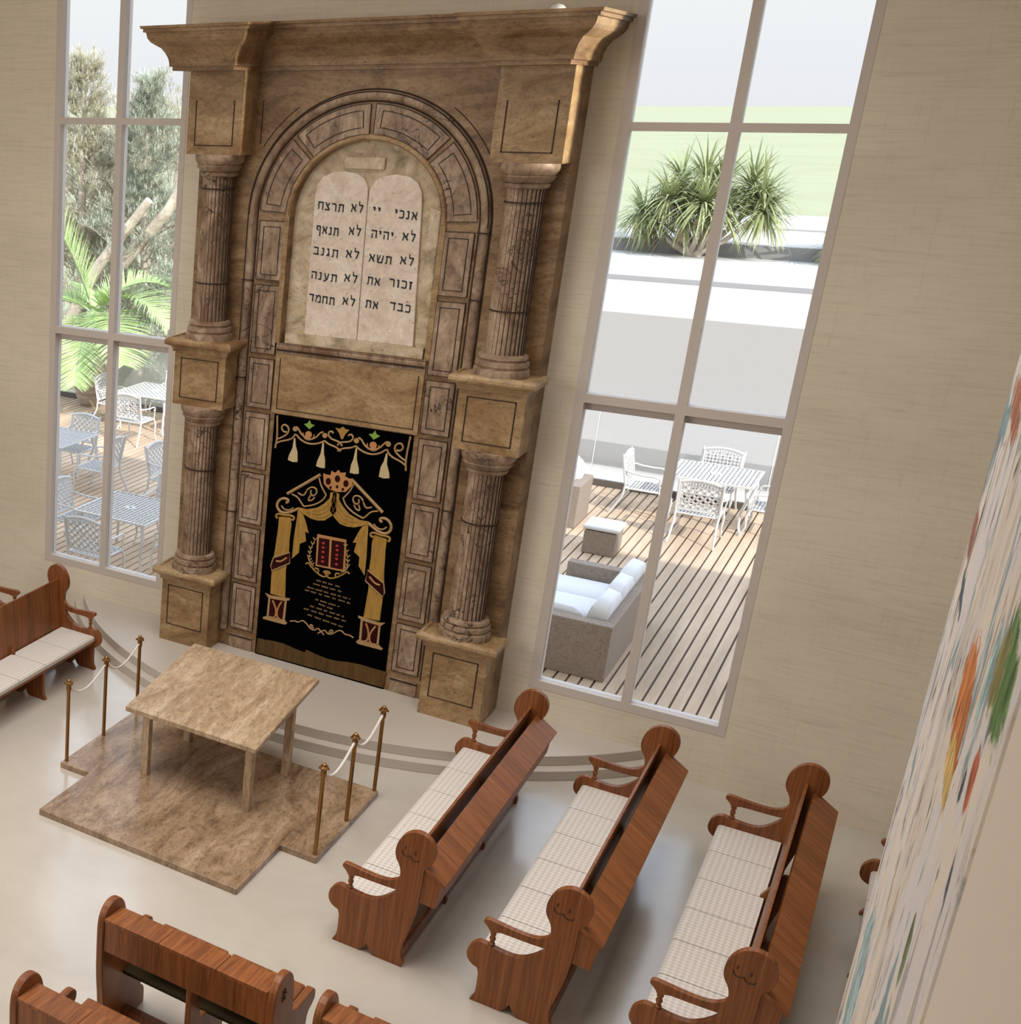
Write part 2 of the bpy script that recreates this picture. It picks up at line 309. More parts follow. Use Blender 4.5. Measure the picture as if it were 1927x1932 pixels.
# embroidery outlines (u along the ark, z) and tablet lettering
EMB = {"garland":[[(-0.681,2.863),(-0.661,2.635),(-0.675,2.521)],[(-0.562,2.707),(-0.595,2.702),(-0.626,2.734),(-0.611,2.777),(-0.573,2.779),(-0.541,2.742),(-0.551,2.69),(-0.609,2.644),(-0.66,2.617)],[(-0.67,2.569),(-0.624,2.6),(-0.531,2.629),(-0.486,2.664),(-0.471,2.703)],[(-0.468,2.777),(-0.438,2.754),(-0.405,2.705),(-0.345,2.673),(-0.289,2.673),(-0.237,2.713),(-0.213,2.754),(-0.178,2.768)],[(-0.461,2.696),(-0.419,2.656),(-0.35,2.626),(-0.275,2.625),(-0.203,2.651),(-0.16,2.681)],[(-0.077,2.771),(-0.093,2.791),(-0.123,2.777),(-0.124,2.741),(-0.089,2.71),(-0.034,2.701),(0.009,2.686),(0.025,2.657)],[(-0.16,2.681),(-0.111,2.652),(-0.036,2.638),(0.018,2.602)]],"nodes":[[(-0.477,2.753),(-0.161,2.735)]],"fruit":[[(-0.331,2.717)]],"lily":[[(-0.06,2.832),(-0.023,2.824),(0.015,2.853),(0.044,2.831),(0.084,2.832),(0.048,2.787),(0.027,2.729),(0.009,2.726),(-0.014,2.777)]],"tassel":[[(-0.481,2.655),(-0.467,2.658),(-0.454,2.577),(-0.43,2.516),(-0.421,2.416),(-0.472,2.407),(-0.526,2.42),(-0.517,2.473),(-0.486,2.553)],[(-0.176,2.66),(-0.163,2.662),(-0.151,2.545),(-0.133,2.485),(-0.128,2.403),(-0.174,2.399),(-0.22,2.409),(-0.213,2.461),(-0.184,2.549)]],"leaf":[[(-0.335,2.866),(-0.313,2.828),(-0.275,2.821),(-0.31,2.793),(-0.326,2.772),(-0.357,2.794),(-0.387,2.817),(-0.351,2.832)]],"crown":[[(-0.141,2.345),(-0.098,2.339),(-0.062,2.341),(-0.057,2.388),(-0.019,2.372),(0.014,2.41),(0.04,2.383),(0.093,2.397),(0.088,2.355),(0.131,2.34),(0.175,2.348),(0.165,2.273),(0.109,2.198),(0.019,2.181),(-0.065,2.193),(-0.121,2.238)]],"jewel":[[(-0.078,2.274),(0.014,2.318),(0.105,2.285),(-0.049,2.214),(0.018,2.236),(0.079,2.22)]],"roofbeam":[[(-0.499,2.063),(-0.167,2.327)]],"roof":[[(-0.451,2.067),(-0.382,2.047),(-0.338,1.99),(-0.306,1.958)],[(-0.307,1.963),(-0.206,1.997),(-0.118,2.062),(-0.087,2.128)],[(-0.178,2.292),(-0.151,2.214),(-0.087,2.128)],[(-0.295,2.14),(-0.252,2.185),(-0.195,2.177),(-0.185,2.123),(-0.224,2.088),(-0.254,2.11),(-0.248,2.149)],[(-0.252,2.091),(-0.275,2.031),(-0.229,2.04),(-0.204,2.082)],[(-0.386,2.094),(-0.326,2.068),(-0.294,2.13)]],"volute":[[(-0.504,1.962),(-0.477,1.981),(-0.494,2.007),(-0.552,2.005),(-0.597,1.958),(-0.602,1.899),(-0.558,1.85),(-0.49,1.854),(-0.425,1.887),(-0.371,1.926)]],"volute2":[[(-0.555,1.923),(-0.522,1.886),(-0.464,1.888),(-0.419,1.926)]],"capital":[[(-0.581,1.778),(-0.604,1.792),(-0.595,1.823),(-0.556,1.831),(-0.507,1.827),(-0.44,1.841),(-0.4,1.825),(-0.407,1.795),(-0.436,1.793)]],"column":[[(-0.568,1.8),(-0.443,1.816),(-0.426,1.743),(-0.432,1.587),(-0.427,1.432),(-0.443,1.238),(-0.424,0.925),(-0.592,0.93),(-0.597,1.136),(-0.592,1.342),(-0.581,1.437),(-0.568,1.684)]],"ribbon":[[(-0.591,1.338),(-0.415,1.438),(-0.404,1.321),(-0.598,1.192),(-0.611,1.245)]],"pedtop":[[(-0.65,0.925),(-0.592,0.911),(-0.369,0.93),(-0.376,0.907),(-0.43,0.888),(-0.608,0.877)]],"pedside":[[(-0.608,0.879),(-0.588,0.88),(-0.589,0.67),(-0.611,0.668)],[(-0.423,0.895),(-0.401,0.899),(-0.405,0.673),(-0.43,0.673)]],"pedbot":[[(-0.655,0.643),(-0.605,0.675),(-0.402,0.674),(-0.376,0.645),(-0.397,0.625),(-0.649,0.625)]],"pedin":[[(-0.588,0.88),(-0.423,0.895),(-0.43,0.673),(-0.589,0.67)]],"pedfig":[[(-0.56,0.863),(-0.526,0.805),(-0.507,0.744),(-0.516,0.684),(-0.533,0.67)],[(-0.457,0.87),(-0.489,0.805),(-0.501,0.735),(-0.487,0.682),(-0.467,0.673)]],"swag":[[(-0.044,2.164),(0.02,2.174),(0.033,1.97),(-0.01,1.919),(-0.079,1.858),(-0.153,1.843),(-0.229,1.85),(-0.309,1.882),(-0.37,1.917),(-0.372,1.94),(-0.276,1.938),(-0.166,1.977),(-0.097,2.038),(-0.047,2.103)]],"fold":[[(0.004,2.15),(-0.013,2.036),(-0.077,1.938),(-0.158,1.898),(-0.273,1.908)],[(-0.013,2.129),(-0.049,2.028),(-0.117,1.959),(-0.218,1.933)],[(0.024,2.043),(-0.005,1.962),(-0.082,1.886),(-0.155,1.866)]],"drape":[[(-0.37,1.917),(-0.308,1.872),(-0.272,1.794),(-0.233,1.688),(-0.272,1.698),(-0.253,1.597),(-0.317,1.554),(-0.318,1.457),(-0.388,1.372),(-0.387,1.577),(-0.376,1.772)]],"tframe":[[(-0.139,1.698),(0.169,1.703),(0.186,1.361),(-0.125,1.355)]],"tin":[[(-0.117,1.665),(-0.004,1.669),(0.011,1.377),(-0.109,1.373)],[(0.019,1.669),(0.154,1.675),(0.165,1.38),(0.033,1.377)]],"marks":[[(-0.065,1.619),(-0.062,1.572),(-0.059,1.524),(-0.058,1.467),(-0.055,1.42),(0.08,1.622),(0.085,1.576),(0.087,1.524),(0.09,1.482),(0.093,1.425)]],"stem":[[(-0.16,1.627),(-0.198,1.522),(-0.206,1.424),(-0.184,1.371),(-0.143,1.341)]],"scroll":[[(-0.233,1.351),(-0.208,1.374),(-0.168,1.33),(-0.1,1.28),(-0.035,1.252),(0.007,1.273),(0.026,1.31)],[(-0.132,1.329),(-0.087,1.326),(-0.092,1.289)],[(-0.036,1.307),(-0.011,1.329),(0.012,1.313),(-0.012,1.29)]],"text":[[(-0.102,1.2),(0.153,1.189)],[(-0.133,1.155),(0.18,1.141)],[(-0.192,1.104),(0.273,1.083)],[(-0.216,1.066),(0.295,1.038)],[(-0.095,0.99),(0.17,0.974)],[(-0.055,0.949),(0.122,0.925)],[(-0.146,0.903),(0.224,0.878)],[(-0.21,0.858),(0.286,0.83)],[(-0.159,0.801),(0.232,0.761)]],"bscroll":[[(-0.346,0.677),(-0.292,0.696),(-0.254,0.687),(-0.211,0.726),(-0.163,0.701),(-0.122,0.656),(-0.066,0.643),(-0.039,0.688),(0.036,0.622)],[(-0.089,0.688),(-0.118,0.704),(-0.124,0.674),(-0.078,0.668)]],"fringe":[[(-0.696,0.385),(-0.605,0.39),(-0.51,0.402),(-0.387,0.403),(-0.263,0.38),(-0.15,0.368),(-0.14,0.405),(-0.041,0.385),(0.097,0.368),(0.213,0.373),(0.318,0.394),(0.449,0.404),(0.58,0.4),(0.722,0.4),(0.712,0.221),(-0.702,0.217)]]}
WORDS = [('תרצח', -0.349, 4.939, 0.259, 0.09), ('לא', -0.09, 4.938, 0.123, 0.095), ('יי', 0.099, 4.934, 0.077, 0.047), ('אנכי', 0.379, 4.901, 0.214, 0.087), ('תנאף', -0.362, 4.717, 0.226, 0.102), ('לא', -0.09, 4.723, 0.124, 0.09), ('יהיה', 0.176, 4.707, 0.214, 0.089), ('לא', 0.429, 4.704, 0.129, 0.093), ('תגנב', -0.359, 4.514, 0.251, 0.098), ('לא', -0.09, 4.51, 0.136, 0.086), ('תשא', 0.181, 4.487, 0.221, 0.085), ('לא', 0.435, 4.487, 0.135, 0.089), ('תענה', -0.354, 4.28, 0.264, 0.104), ('לא', -0.084, 4.285, 0.137, 0.092), ('את', 0.14, 4.277, 0.128, 0.08), ('זכור', 0.4, 4.272, 0.223, 0.09), ('תחמד', -0.356, 4.06, 0.265, 0.1), ('לא', -0.081, 4.063, 0.132, 0.099), ('את', 0.147, 4.057, 0.129, 0.087), ('כבד', 0.42, 4.056, 0.202, 0.086)]
# ------------------------------------------------------------------ setting
def struct(o): o['kind']='structure'; return o
mb=MB(); mb.box(-11.2,3.5,-16.2,0,-.15,0); struct(mb.build('floor',M['floor']))
mb=MB()
XS=[-11.2,-8.24,-6.60,-2.527,-.862,18.]; ZB,ZT,ZR=.525,8.28,9.2  # last stretch runs unseen past the room, added to shade the deck
for i in range(5):
    if i in (1,3): mb.box(XS[i],XS[i+1],0,.17,0,ZB); mb.box(XS[i],XS[i+1],0,.17,ZT,ZR)
    else: mb.box(XS[i],XS[i+1],0,.17,0,ZR)
struct(mb.build('wall_back',M['wall']))
mb=MB(); mb.box(-11.4,-11.2,-16.2,.17,0,9.2); struct(mb.build('wall_left',M['wall']))
mb=MB(); mb.box(3.5,3.7,-5.0,.17,0,9.2); struct(mb.build('wall_right',M['wall']))
mb=MB(); mb.box(.25,3.7,-16.2,-5.12,0,9.2); struct(mb.build('wall_side',M['plain']))
mb=MB(); mb.box(-11.4,3.7,-16.4,-16.2,0,9.2); struct(mb.build('wall_front',M['wall']))
mb=MB(); mb.box(-11.4,18,-16.4,.17,9.2,9.4); struct(mb.build('ceiling',M['plain']))  # carried on unseen past the room so its shadow covers the deck
for n,(x0,x1) in enumerate(((XS[1],XS[2]),(XS[3],XS[4])),1):
    w=empty('window_%d'%n,(x0,0,ZB),kind='structure')
    mb=MB(); y0,y1=-.004,.13; xm=(x0+x1)/2+.012
    cols=[(x0,x0+.08),(xm-.037,xm+.037),(x1-.065,x1)]; rows=[(ZB,ZB+.082),(3.345,3.425),(5.655,5.725),(8.2,ZT)]
    for a,b in cols: mb.box(a,b,y0,y1,ZB,ZT)
    for a,b in rows:
        for c0,c1 in ((cols[0][1],cols[1][0]),(cols[1][1],cols[2][0])): mb.box(c0,c1,y0,y1,a,b)
    for c0,c1 in ((cols[0][1],cols[1][0]),(cols[1][1],cols[2][0])): mb.box(c0,c1,.10,.17,3.262,3.345)
    mb.build('window_frame',M['frame'],w,True)
    for r in range(3):
        for c0,c1 in ((cols[0][1],cols[1][0]),(cols[1][1],cols[2][0])):
            q=MB(); z0,z1=rows[r][1],rows[r+1][0]; q.box(c0,c1,.062,.068,z0,z1 if r else 3.262); q.build('glass_pane',M['glass'],w,True)
# dais
def arcpoly(R,cx=-4.55,cy=2.30,n=72):
    a=math.acos(cy/R); return [(cx+R*sin(t),cy-R*cos(t)) for t in [ -a+2*a*i/n for i in range(n+1)]]
dais=empty('stepped_dais',(-4.55,0,0),label='low cream stone dais with two curved steps in front of the ark',cat='dais')
MB().prism(arcpoly(3.96),'xy',0,.1).build('lower_step',M['step'],dais,True,.006)
MB().prism(arcpoly(3.86),'xy',.1,.2).build('upper_step',M['step'],dais,True,.006)
# outdoor ground
mb=MB(); mb.box(-26,6,.17,9.66,-.25,-.03,1)
x=-26.
while x<5.9:
    mb.box(x+.011,x+.114,.17,9.58,-.03,0); x+=.125
deck=mb.build('deck',[M['deck'],M['deckgap']]); struct(deck)
MB().box(-1500,1500,9.66,3500,-.9,-.4).build('lawn',M['grass'])['kind']='structure'
# glass balustrade at the deck edge
bal=empty('glass_balustrade',(-4,9.62,0),label='waist-high glass balustrade with dark base rail along the far deck edge',cat='railing')
MB().box(-26,6,9.58,9.66,-.25,.10).build('base_rail',M['dark'],bal,True)
for i in range(9):
    xa=-21.3+2.45*i+.012
    if -12.2<xa<-6.8: continue
    q=MB(); q.box(xa,xa+2.426,9.61,9.625,.10,1.24); q.build('glass_panel',M['frost'],bal,True)
    e=MB(); e.box(xa-.012,xa,9.605,9.63,.10,1.24); e.build('panel_edge',M['glassedge'],bal,True)
# neighbouring flat roofs
nb=empty('neighbouring_building',(-1,15,-.4),label='long white flat-roofed building stepping up behind the deck railing',cat='building')
MB().box(-7.2,9,12.6,16.65,-.4,.16).build('recessed_base',M['plaster'],nb,True)
MB().box(-7.2,9,12.0,16.65,.16,2.45).build('front_block',M['render'],nb,True)
MB().box(-7.2,9,9.68,12.6,-.6,-.36).build('forecourt',M['plaster'],nb,True)
for y_,z_a,z_b in ((16.65,2.45,2.56),(21.5,2.56,2.85),(25.9,2.85,2.90)): MB().box(-7.22,9.02,y_-.03,y_,z_a,z_b-.01).build('shaded_riser',M['shaded_riser2' if y_==21.5 else 'shaded_riser'],nb,True)  # thin added boards that carry the risers' shade as grey colour
MB().box(-7.2,9,16.65,21.5,-.4,2.56).build('middle_roof',M['plaster'],nb,True)
MB().box(-7.2,9,21.5,25.9,-.4,2.85).build('upper_roof',M['plaster'],nb,True)
MB().box(-7.2,9,25.9,30.6,-.4,2.90).build('rear_roof',M['plaster'],nb,True)
# ------------------------------------------------------------------ mural on the side wall
def mural_mat():
    m,nt,p=new('painted_canvas')
    base=ramp(nt,noise(nt,coords(nt,(0,1.2,.25)),1,3,.5,.3),[(.3,(.68,.61,.55)),(.6,(.80,.72,.64))])
    col=base
    for loc,sc,thr,c,a in (((8,1,6),(0,1.6,.8),.52,(.70,.68,.72),.8),((1,2,3),(0,3.2,1.1),.60,(.33,.30,.30),.75),((4,9,9),(0,2.0,.8),.60,(.56,.50,.45),.7),((9,4,2),(0,1.7,.9),.61,(.20,.33,.38),.95),((5,1,7),(0,3.0,1.1),.65,(.04,.035,.04),1),
        ((3,8,1),(0,2.6,1.2),.66,(.26,.09,.06),1),((7,7,5),(0,2.2,1.2),.67,(.04,.06,.10),1)):
        f=noise(nt,coords(nt,sc,(-.35,0,0),loc),1,5,.62,1.2)
        f=ramp(nt,f,[(thr-.03,g(0)),(thr+.015,g(a))]); col=mix(nt,col,c,f)
    # the larger painted patches: ellipses in wall coordinates (y,z)
    tc=nt.nodes.new('ShaderNodeTexCoord')
    for (cy,cz,ry,rz,c) in MPATCH:
        mp=nt.nodes.new('ShaderNodeMapping'); mp.vector_type='POINT'
        mp.inputs['Location'].default_value=(0,-cy/ry,-cz/rz); mp.inputs['Scale'].default_value=(0,1/ry,1/rz)
        nt.links.new(tc.outputs['Object'],mp.inputs['Vector'])
        ln=nt.nodes.new('ShaderNodeVectorMath'); ln.operation='LENGTH'; nt.links.new(mp.outputs['Vector'],ln.inputs[0])
        n2=noise(nt,coords(nt,(0,6,7),loc=(cy,1,cz)),1,5,.7,.8)
        ad=nt.nodes.new('ShaderNodeMath'); ad.operation='MULTIPLY_ADD'; ad.inputs[1].default_value=1.6; nt.links.new(n2,ad.inputs[0]); nt.links.new(ln.outputs['Value'],ad.inputs[2])
        tn=ramp(nt,noise(nt,coords(nt,(0,9,4),loc=(cz,1,cy)),1,5,.7,1),[(.35,tuple(x*.35 for x in c)),(.5,tuple(c)),(.66,tuple(min(1,x*1.7+.05) for x in c))])
        col=mix(nt,col,tn,mask(nt,ad.outputs[0],1.58,1.80))
    nt.links.new(col,p.inputs['Base Color']); p.inputs['Roughness'].default_value=.7; return m
def mask(nt,val,a,b):
    r=nt.nodes.new('ShaderNodeMapRange'); r.inputs['From Min'].default_value=a; r.inputs['From Max'].default_value=b
    r.inputs['To Min'].default_value=1; r.inputs['To Max'].default_value=0; nt.links.new(val,r.inputs['Value']); return r.outputs['Result']
MPATCH=[(-7.6,4.2,.45,.19,(.50,.16,.03)),(-7.78,4.07,.26,.09,(.58,.40,.13)),(-8.62,4.67,.32,.14,(.09,.20,.05)),(-8.42,4.63,.15,.12,(.24,.23,.08)),(-8.18,4.52,.09,.16,(.30,.45,.47)),(-8.55,4.39,.09,.09,(.48,.12,.06)),(-8.12,3.66,.09,.12,(.16,.22,.10)),(-6.0,4.8,.6,.09,(.40,.15,.08)),(-5.35,4.13,.28,.12,(.36,.14,.09)),(-5.8,4.0,.35,.045,(.05,.09,.13)),(-6.0,2.2,.45,.42,(.34,.47,.50)),(-7.1,3.22,.06,.09,(.55,.40,.26)),(-5.3,3.3,.12,.5,(.55,.60,.66))]
M['mural']=mural_mat()
mu=MB().box(.244,.25,-9.0,-5.14,.5,7.2).build('abstract_mural',M['mural'])
tag(mu,'tall abstract painted canvas streaked orange, green and teal on the side wall','painting')
# ------------------------------------------------------------------ the ark
AX=-4.53; YS=-.275; YB=-.57; XL,XR=-6.27,-2.79
ark=empty('torah_ark',(AX,0,.2),label='tall carved brown stone ark facade with fluted columns, arch and heavy cornice between the windows',cat='ark')
def A(mb,name,mats,bevel=0,parent=None):
    o=mb.build(name,mats,ark if parent is None else parent,world=parent is None,bevel=bevel); return o
def sub(mb,name,mats,parent,bevel=0):
    L=WL['torah_ark']; mb.v=[(x-L[0],y-L[1],z-L[2]) for x,y,z in mb.v]
    return mb.build(name,mats,parent,bevel=bevel)
CZ=4.83; RN=.72
# backing slab with the arched niche cut out of its front
mb=MB(); F=[];arc=[(RN*cos(pi-pi*i/32),CZ+RN*sin(pi-pi*i/32)) for i in range(33)]
def quad(a,b,c,d,mat=0): mb.add([a,b,c,d],[(0,1,2,3)],mat)
def fr(u0,z0,u1,z1): quad((AX+u0,YS,z0),(AX+u1,YS,z0),(AX+u1,YS,z1),(AX+u0,YS,z1))
ZT_=6.19; NB=3.6; YN=-.185
fr(-1.74,.2,-RN,ZT_); fr(RN,.2,1.74,ZT_); fr(-RN,.2,RN,NB)
for (a,za),(b,zb) in zip(arc[:-1],arc[1:]):
    quad((AX+a,YS,za),(AX+b,YS,zb),(AX+b,YS,ZT_),(AX+a,YS,ZT_)); quad((AX+a,YS,za),(AX+b,YS,zb),(AX+b,YN,zb),(AX+a,YN,za))
quad((AX-RN,YS,NB),(AX-RN,YS,CZ),(AX-RN,YN,CZ),(AX-RN,YN,NB)); quad((AX+RN,YS,NB),(AX+RN,YS,CZ),(AX+RN,YN,CZ),(AX+RN,YN,NB))
quad((AX-RN,YS,NB),(AX+RN,YS,NB),(AX+RN,YN,NB),(AX-RN,YN,NB))
quad((XL,YS,.2),(XL,0,.2),(XL,0,ZT_),(XL,YS,ZT_)); quad((XR,YS,.2),(XR,0,.2),(XR,0,ZT_),(XR,YS,ZT_)); quad((XL,YS,ZT_),(XR,YS,ZT_),(XR,0,ZT_),(XL,0,ZT_))
A(mb,'backing_slab',M['ark'])
nb_=MB().prism([(AX-RN-.01,NB-.01),(AX+RN+.01,NB-.01)]+[(AX+a*1.012,CZ+(z-CZ)*1.012) for a,z in reversed(arc)],'xz',YN,YN+.03); A(nb_,'niche_back',M['cream'])
# cream strips framing the tablets (ledges in the niche)
A(MB().box(AX-.69,AX+.69,YN-.06,YN,3.60,3.70),'niche_sill',M['cream'])
A(MB().prism([(AX+.60,3.72),(AX+.665,3.64),(AX+.71,3.72),(AX+.70,4.95),(AX+.60,4.98)],'xz',YN-.05,YN),'niche_pilaster',M['cream'],.01)
A(MB().box(AX-.26,AX+.13,YN-.03,YN,5.29,5.40),'niche_header',M['cream'],.01)
# cornice
CP=[(-.02,6.165),(.03,6.165),(.03,6.20),(.052,6.203),(.055,6.24),(.062,6.276),(.084,6.325),(.114,6.37),(.158,6.399),(.190,6.425),(.212,6.459),(.222,6.508),(.243,6.512),(.243,6.539),(.262,6.545),(.268,6.569),(-.02,6.569)]
yb=-.845; yc=-.30
path=[(XL,0),(XL,yb),(-5.69,yb),(-5.69,yc),(-3.37,yc),(-3.37,yb),(XR,yb),(XR,0)]
path=[(x,y) for x,y in reversed(path)]
co=MB().sweep(path,[(-p if False else p,z) for p,z in CP]); 
K=len(CP)
co.v=[(x,y,6.165+(z-6.165)*(1.045 if (i//K) in (3,4) else .975)) for i,(x,y,z) in enumerate(co.v)]
A(co,'cornice',M['ark'])
def outline(mb,x0,x1,z0,z1,y,w=.011,mat=1,sides='lrtb',d=.004):
    if 'l' in sides: mb.box(x0,x0+w,y-d,y+.01,z0,z1,mat)
    if 'r' in sides: mb.box(x1-w,x1,y-d,y+.01,z0,z1,mat)
    if 'b' in sides: mb.box(x0,x1,y-d,y+.01,z0,z0+w*.8,mat)
    if 't' in sides: mb.box(x0,x1,y-d,y+.01,z1-w*.8,z1,mat)
for s in (-1,1):
    xa,xb=sorted((AX+s*1.74,AX+s*1.16)); xc=(xa+xb)/2
    q=MB().box(xa,xb,YB,YS,5.40,6.17); outline(q,xa+.08,xb-.085,5.48,5.90,YB,sides='lrb')
    A(q,'upper_block',[M['ark_face'],M['line']])
    for nm,z0,z1,zc in (('middle_pedestal',2.89,3.455,3.59),('plinth',.20,.935,1.07)):
        q=MB().box(xa,xb,YB,YS,z0,z1)
        outline(q,xa+.075,xb-.075,z0+(.075 if z0>1 else .20),z1-.07,YB)
        ped=A(q,nm,[M['ark_face'],M['line']],0)
        cp=[(-.01,z1-.002),(.018,z1-.002),(.018,z1+.02),(.03,z1+.024),(.03,z1+.04),(.05,z1+.048),(.078,z1+.06),(.088,z1+.08),(.086,z1+.105),(.07,z1+.128),(.055,zc),(.035,zc),(.028,zc-.012),(-.05,zc-.014)]
        c=MB().sweep([(xb,YS+.0),(xb,YB),(xa,YB),(xa,YS+.0)],cp,close=False); c.box(xa-.02,xb+.02,YB-.02,YS,z1-.01,zc-.013)
        sub(c,'cap_moulding',M['ark_face'],ped)
    yc_=-.405
    for nm,zb,zt in (('upper_column',3.56,5.40),('lower_column',1.04,2.89)):
        lo,hi=zb+.21,zt-.2
        R=.165
        def flute(k,n): return (1,.985,.93,.985)[k%4] if False else (1.0 if k%4 in (0,1) else (.975 if k%4==2 else .955))
        q=MB(); q.lathe([(R*1.02,lo-.01),(R,lo+.06)]+[(R-.012*(i/12),lo+.06+(hi-lo-.1)*i/12) for i in range(1,13)]+[(R-.004,hi)],(xc,yc_,0),104,0,True,flute,lambda k,n: 1 if k%4==3 else 0)
        for jz in ((lo+.38,hi-.13) if zb>3 else (lo+.95,)): q.lathe([(R+.002,jz),(R+.003,jz+.012)],(xc,yc_,0),40,1)
        colm=A(q,nm,[M['pink'],M['line']])
        base=MB().lathe([(0,zb),(.235,zb),(.24,zb+.04),(.232,zb+.085),(.215,zb+.09),(.217,zb+.105),(.226,zb+.115),(.222,zb+.15),(.20,zb+.158),(.20,zb+.172),(.212,zb+.18),(.205,zb+.205),(.172,zb+.215)],(xc,yc_,0),48)
        sub(base,'column_base',M['pink'],colm)
        cap=MB().lathe([(R-.008,hi-.01),(R+.012,hi),(R+.02,hi+.03),(R+.008,hi+.035),(R+.03,hi+.05),(R+.055,hi+.085),(R+.06,hi+.09),(R+.045,hi+.10),(R+.07,hi+.135),(R+.078,hi+.16),(R+.075,zt),(0,zt)],(xc,yc_,0),48)
        sub(cap,'column_capital',M['pink'],colm)
# half-round colonnettes and the arch mouldings
RA=1.115
for s in (-1,1):
    q=MB(); q.tube([(AX+s*RA,YS,z) for z in (.40,1.2,2.2,3.2,4.2,CZ)],.045,12); 
    q.tube([(AX+s*(RA+.052),YS,z) for z in (.40,2,CZ)],.008,6,1); q.tube([(AX+s*(RA-.052),YS,z) for z in (.40,2,CZ)],.007,6,1)
    for z in ((.95,2.2,4.19,4.78) if s>0 else (1.75,3.2,4.19)): q.box(AX+s*RA-.055,AX+s*RA+.055,YS-.05,YS,z,z+.012,1)
    A(q,'colonnette',[M['pink'],M['line']])
def arcpts(R,n=48,a0=0,a1=pi,y=YS): return [(AX-R*cos(a0+(a1-a0)*i/n),y,CZ+R*sin(a0+(a1-a0)*i/n)) for i in range(n+1)]
q=MB(); q.tube(arcpts(RA),.045,12); q.tube(arcpts(RA+.052),.008,6,1); q.tube(arcpts(RA+.03,y=YS-.035),.006,6,1); q.tube(arcpts(RA-.052),.007,6,1)
A(q,'arch_moulding',[M['pink'],M['line']])
q=MB(); q.tube(arcpts(RN+.03),.028,8,0,1); q.box(AX-RN-.055,AX-RN-.005,YS-.02,YS,NB,CZ); q.box(AX+RN+.005,AX+RN+.055,YS-.02,YS,NB,CZ); A(q,'niche_trim',M['ark_face'])
# spandrel lines beside the arch
A(MB().tube(arcpts(1.24,24,.55,.95),.005,5).box(AX-1.10,AX-1.09,YS-.003,YS+.01,5.50,5.90),'spandrel_line',M['line'])
A(MB().tube(arcpts(1.24,24,pi-.95,pi-.50),.005,5),'spandrel_line',M['line'])
# panels on the side strips and voussoirs
PZ=[.97,1.62,2.225,2.872,3.435,4.172,4.795]
for s in (-1,1):
    ua,ub=sorted((s*.765,s*1.035)); zlo=.40
    for k,z1 in enumerate(PZ):
        z0=(.40 if k==0 else PZ[k-1])+.035; za=z1-.012
        q=MB().box(AX+ua,AX+ub,YS-.012,YS,z0,za); outline(q,AX+ua+.045,AX+ub-.045,z0+.05,za-.055,YS-.012,.008)
        outline(q,AX+ua,AX+ub,z0,za,YS-.012,.006)
        A(q,'strip_panel',[M['pink'],M['line']])
    q=MB().box(AX+ua,AX+ub,YS-.012,YS,.2,.36); q.box(AX+ua,AX+ub,YS-.02,YS,.335,.35,1); A(q,'strip_base',[M['pink'],M['line']])
def vous(a0,a1):
    r0,r1=.775,1.04; n=14; q=MB(); pr=[]
    for rr,rev in ((r1,0),(r0,1)):
        pts=[(AX-rr*cos(a0+(a1-a0)*i/n),CZ+rr*sin(a0+(a1-a0)*i/n)) for i in range(n+1)]; pr+=pts[::-1] if rev else pts
    q.prism(pr,'xz',YS-.012,YS)
    b0,b1=a0+.07,a1-.07; P=lambda r,a:(AX-r*cos(a),YS-.014,CZ+r*sin(a))
    loop=[P(.985,b0+(b1-b0)*i/12) for i in range(13)]+[P(.835,b1-(b1-b0)*i/12) for i in range(13)]; loop.append(loop[0])
    q.tube(loop,.0045,4,1)
    lo=[(x,YS-.013,z) for x,z in pr]; lo.append(lo[0]); q.tube(lo,.004,4,1)
    A(q,'voussoir_panel',[M['pink'],M['line']])
AA=[0.02,radians(45),pi/2,radians(135),pi-.02]
for i in range(4): vous(AA[i]+.025,AA[i+1]-.025)
# lintel
q=MB().box(AX-.745,AX+.745,YS-.02,YS,2.885,3.49); outline(q,AX-.70,AX+.70,2.93,3.45,YS-.02,.009,sides='lrb'); A(q,'lintel',[M['ark_face'],M['line']])
q=MB().sweep([(AX+.745,YS),(AX-.745,YS)],[(0,3.49),(.02,3.495),(.025,3.52),(.015,3.53),(.03,3.545),(.035,3.57),(.02,3.58),(.03,3.60),(0,3.60)],close=False); q.box(AX-.745,AX+.745,YS-.017,YS,3.49,3.60); q.box(AX-.74,AX+.74,YS-.034,YS,3.527,3.534,1); A(q,'lintel_ledge',[M['pink'],M['line']])
# small dome on the cornice
dm=MB().lathe([(.07,0),(.07,.02),(.062,.045),(.04,.07),(0,.082)],(-2.98,-.62,6.545),20).build('dome_sensor',M['white'])
tag(dm,'tiny white dome fixture on top of the ark cornice','sensor')
# ------------------------------------------------------------------ tablets
tb=empty('commandment_tablets',(AX,YN,3.70),label='pair of round-topped white stone tablets with black Hebrew lettering in the ark niche',cat='tablets')
TL=[(-.505,3.70),(-.52,5.03),(-.505,5.14),(-.455,5.21),(-.36,5.255),(-.25,5.268),(-.12,5.25),(-.05,5.205),(-.008,5.13),(.0,5.0),(.03,3.70)]
TR=[(.036,3.70),(.006,5.0),(.012,5.11),(.055,5.19),(.13,5.235),(.25,5.255),(.38,5.235),(.455,5.185),(.50,5.10),(.515,4.95),(.58,3.70)]
for nm,poly in (('left_tablet',TL),('right_tablet',TR)):
    MB().prism([(AX+a,z) for a,z in poly],'xz',YN-.03,YN).build(nm,M['tablet'],tb,True,.006)
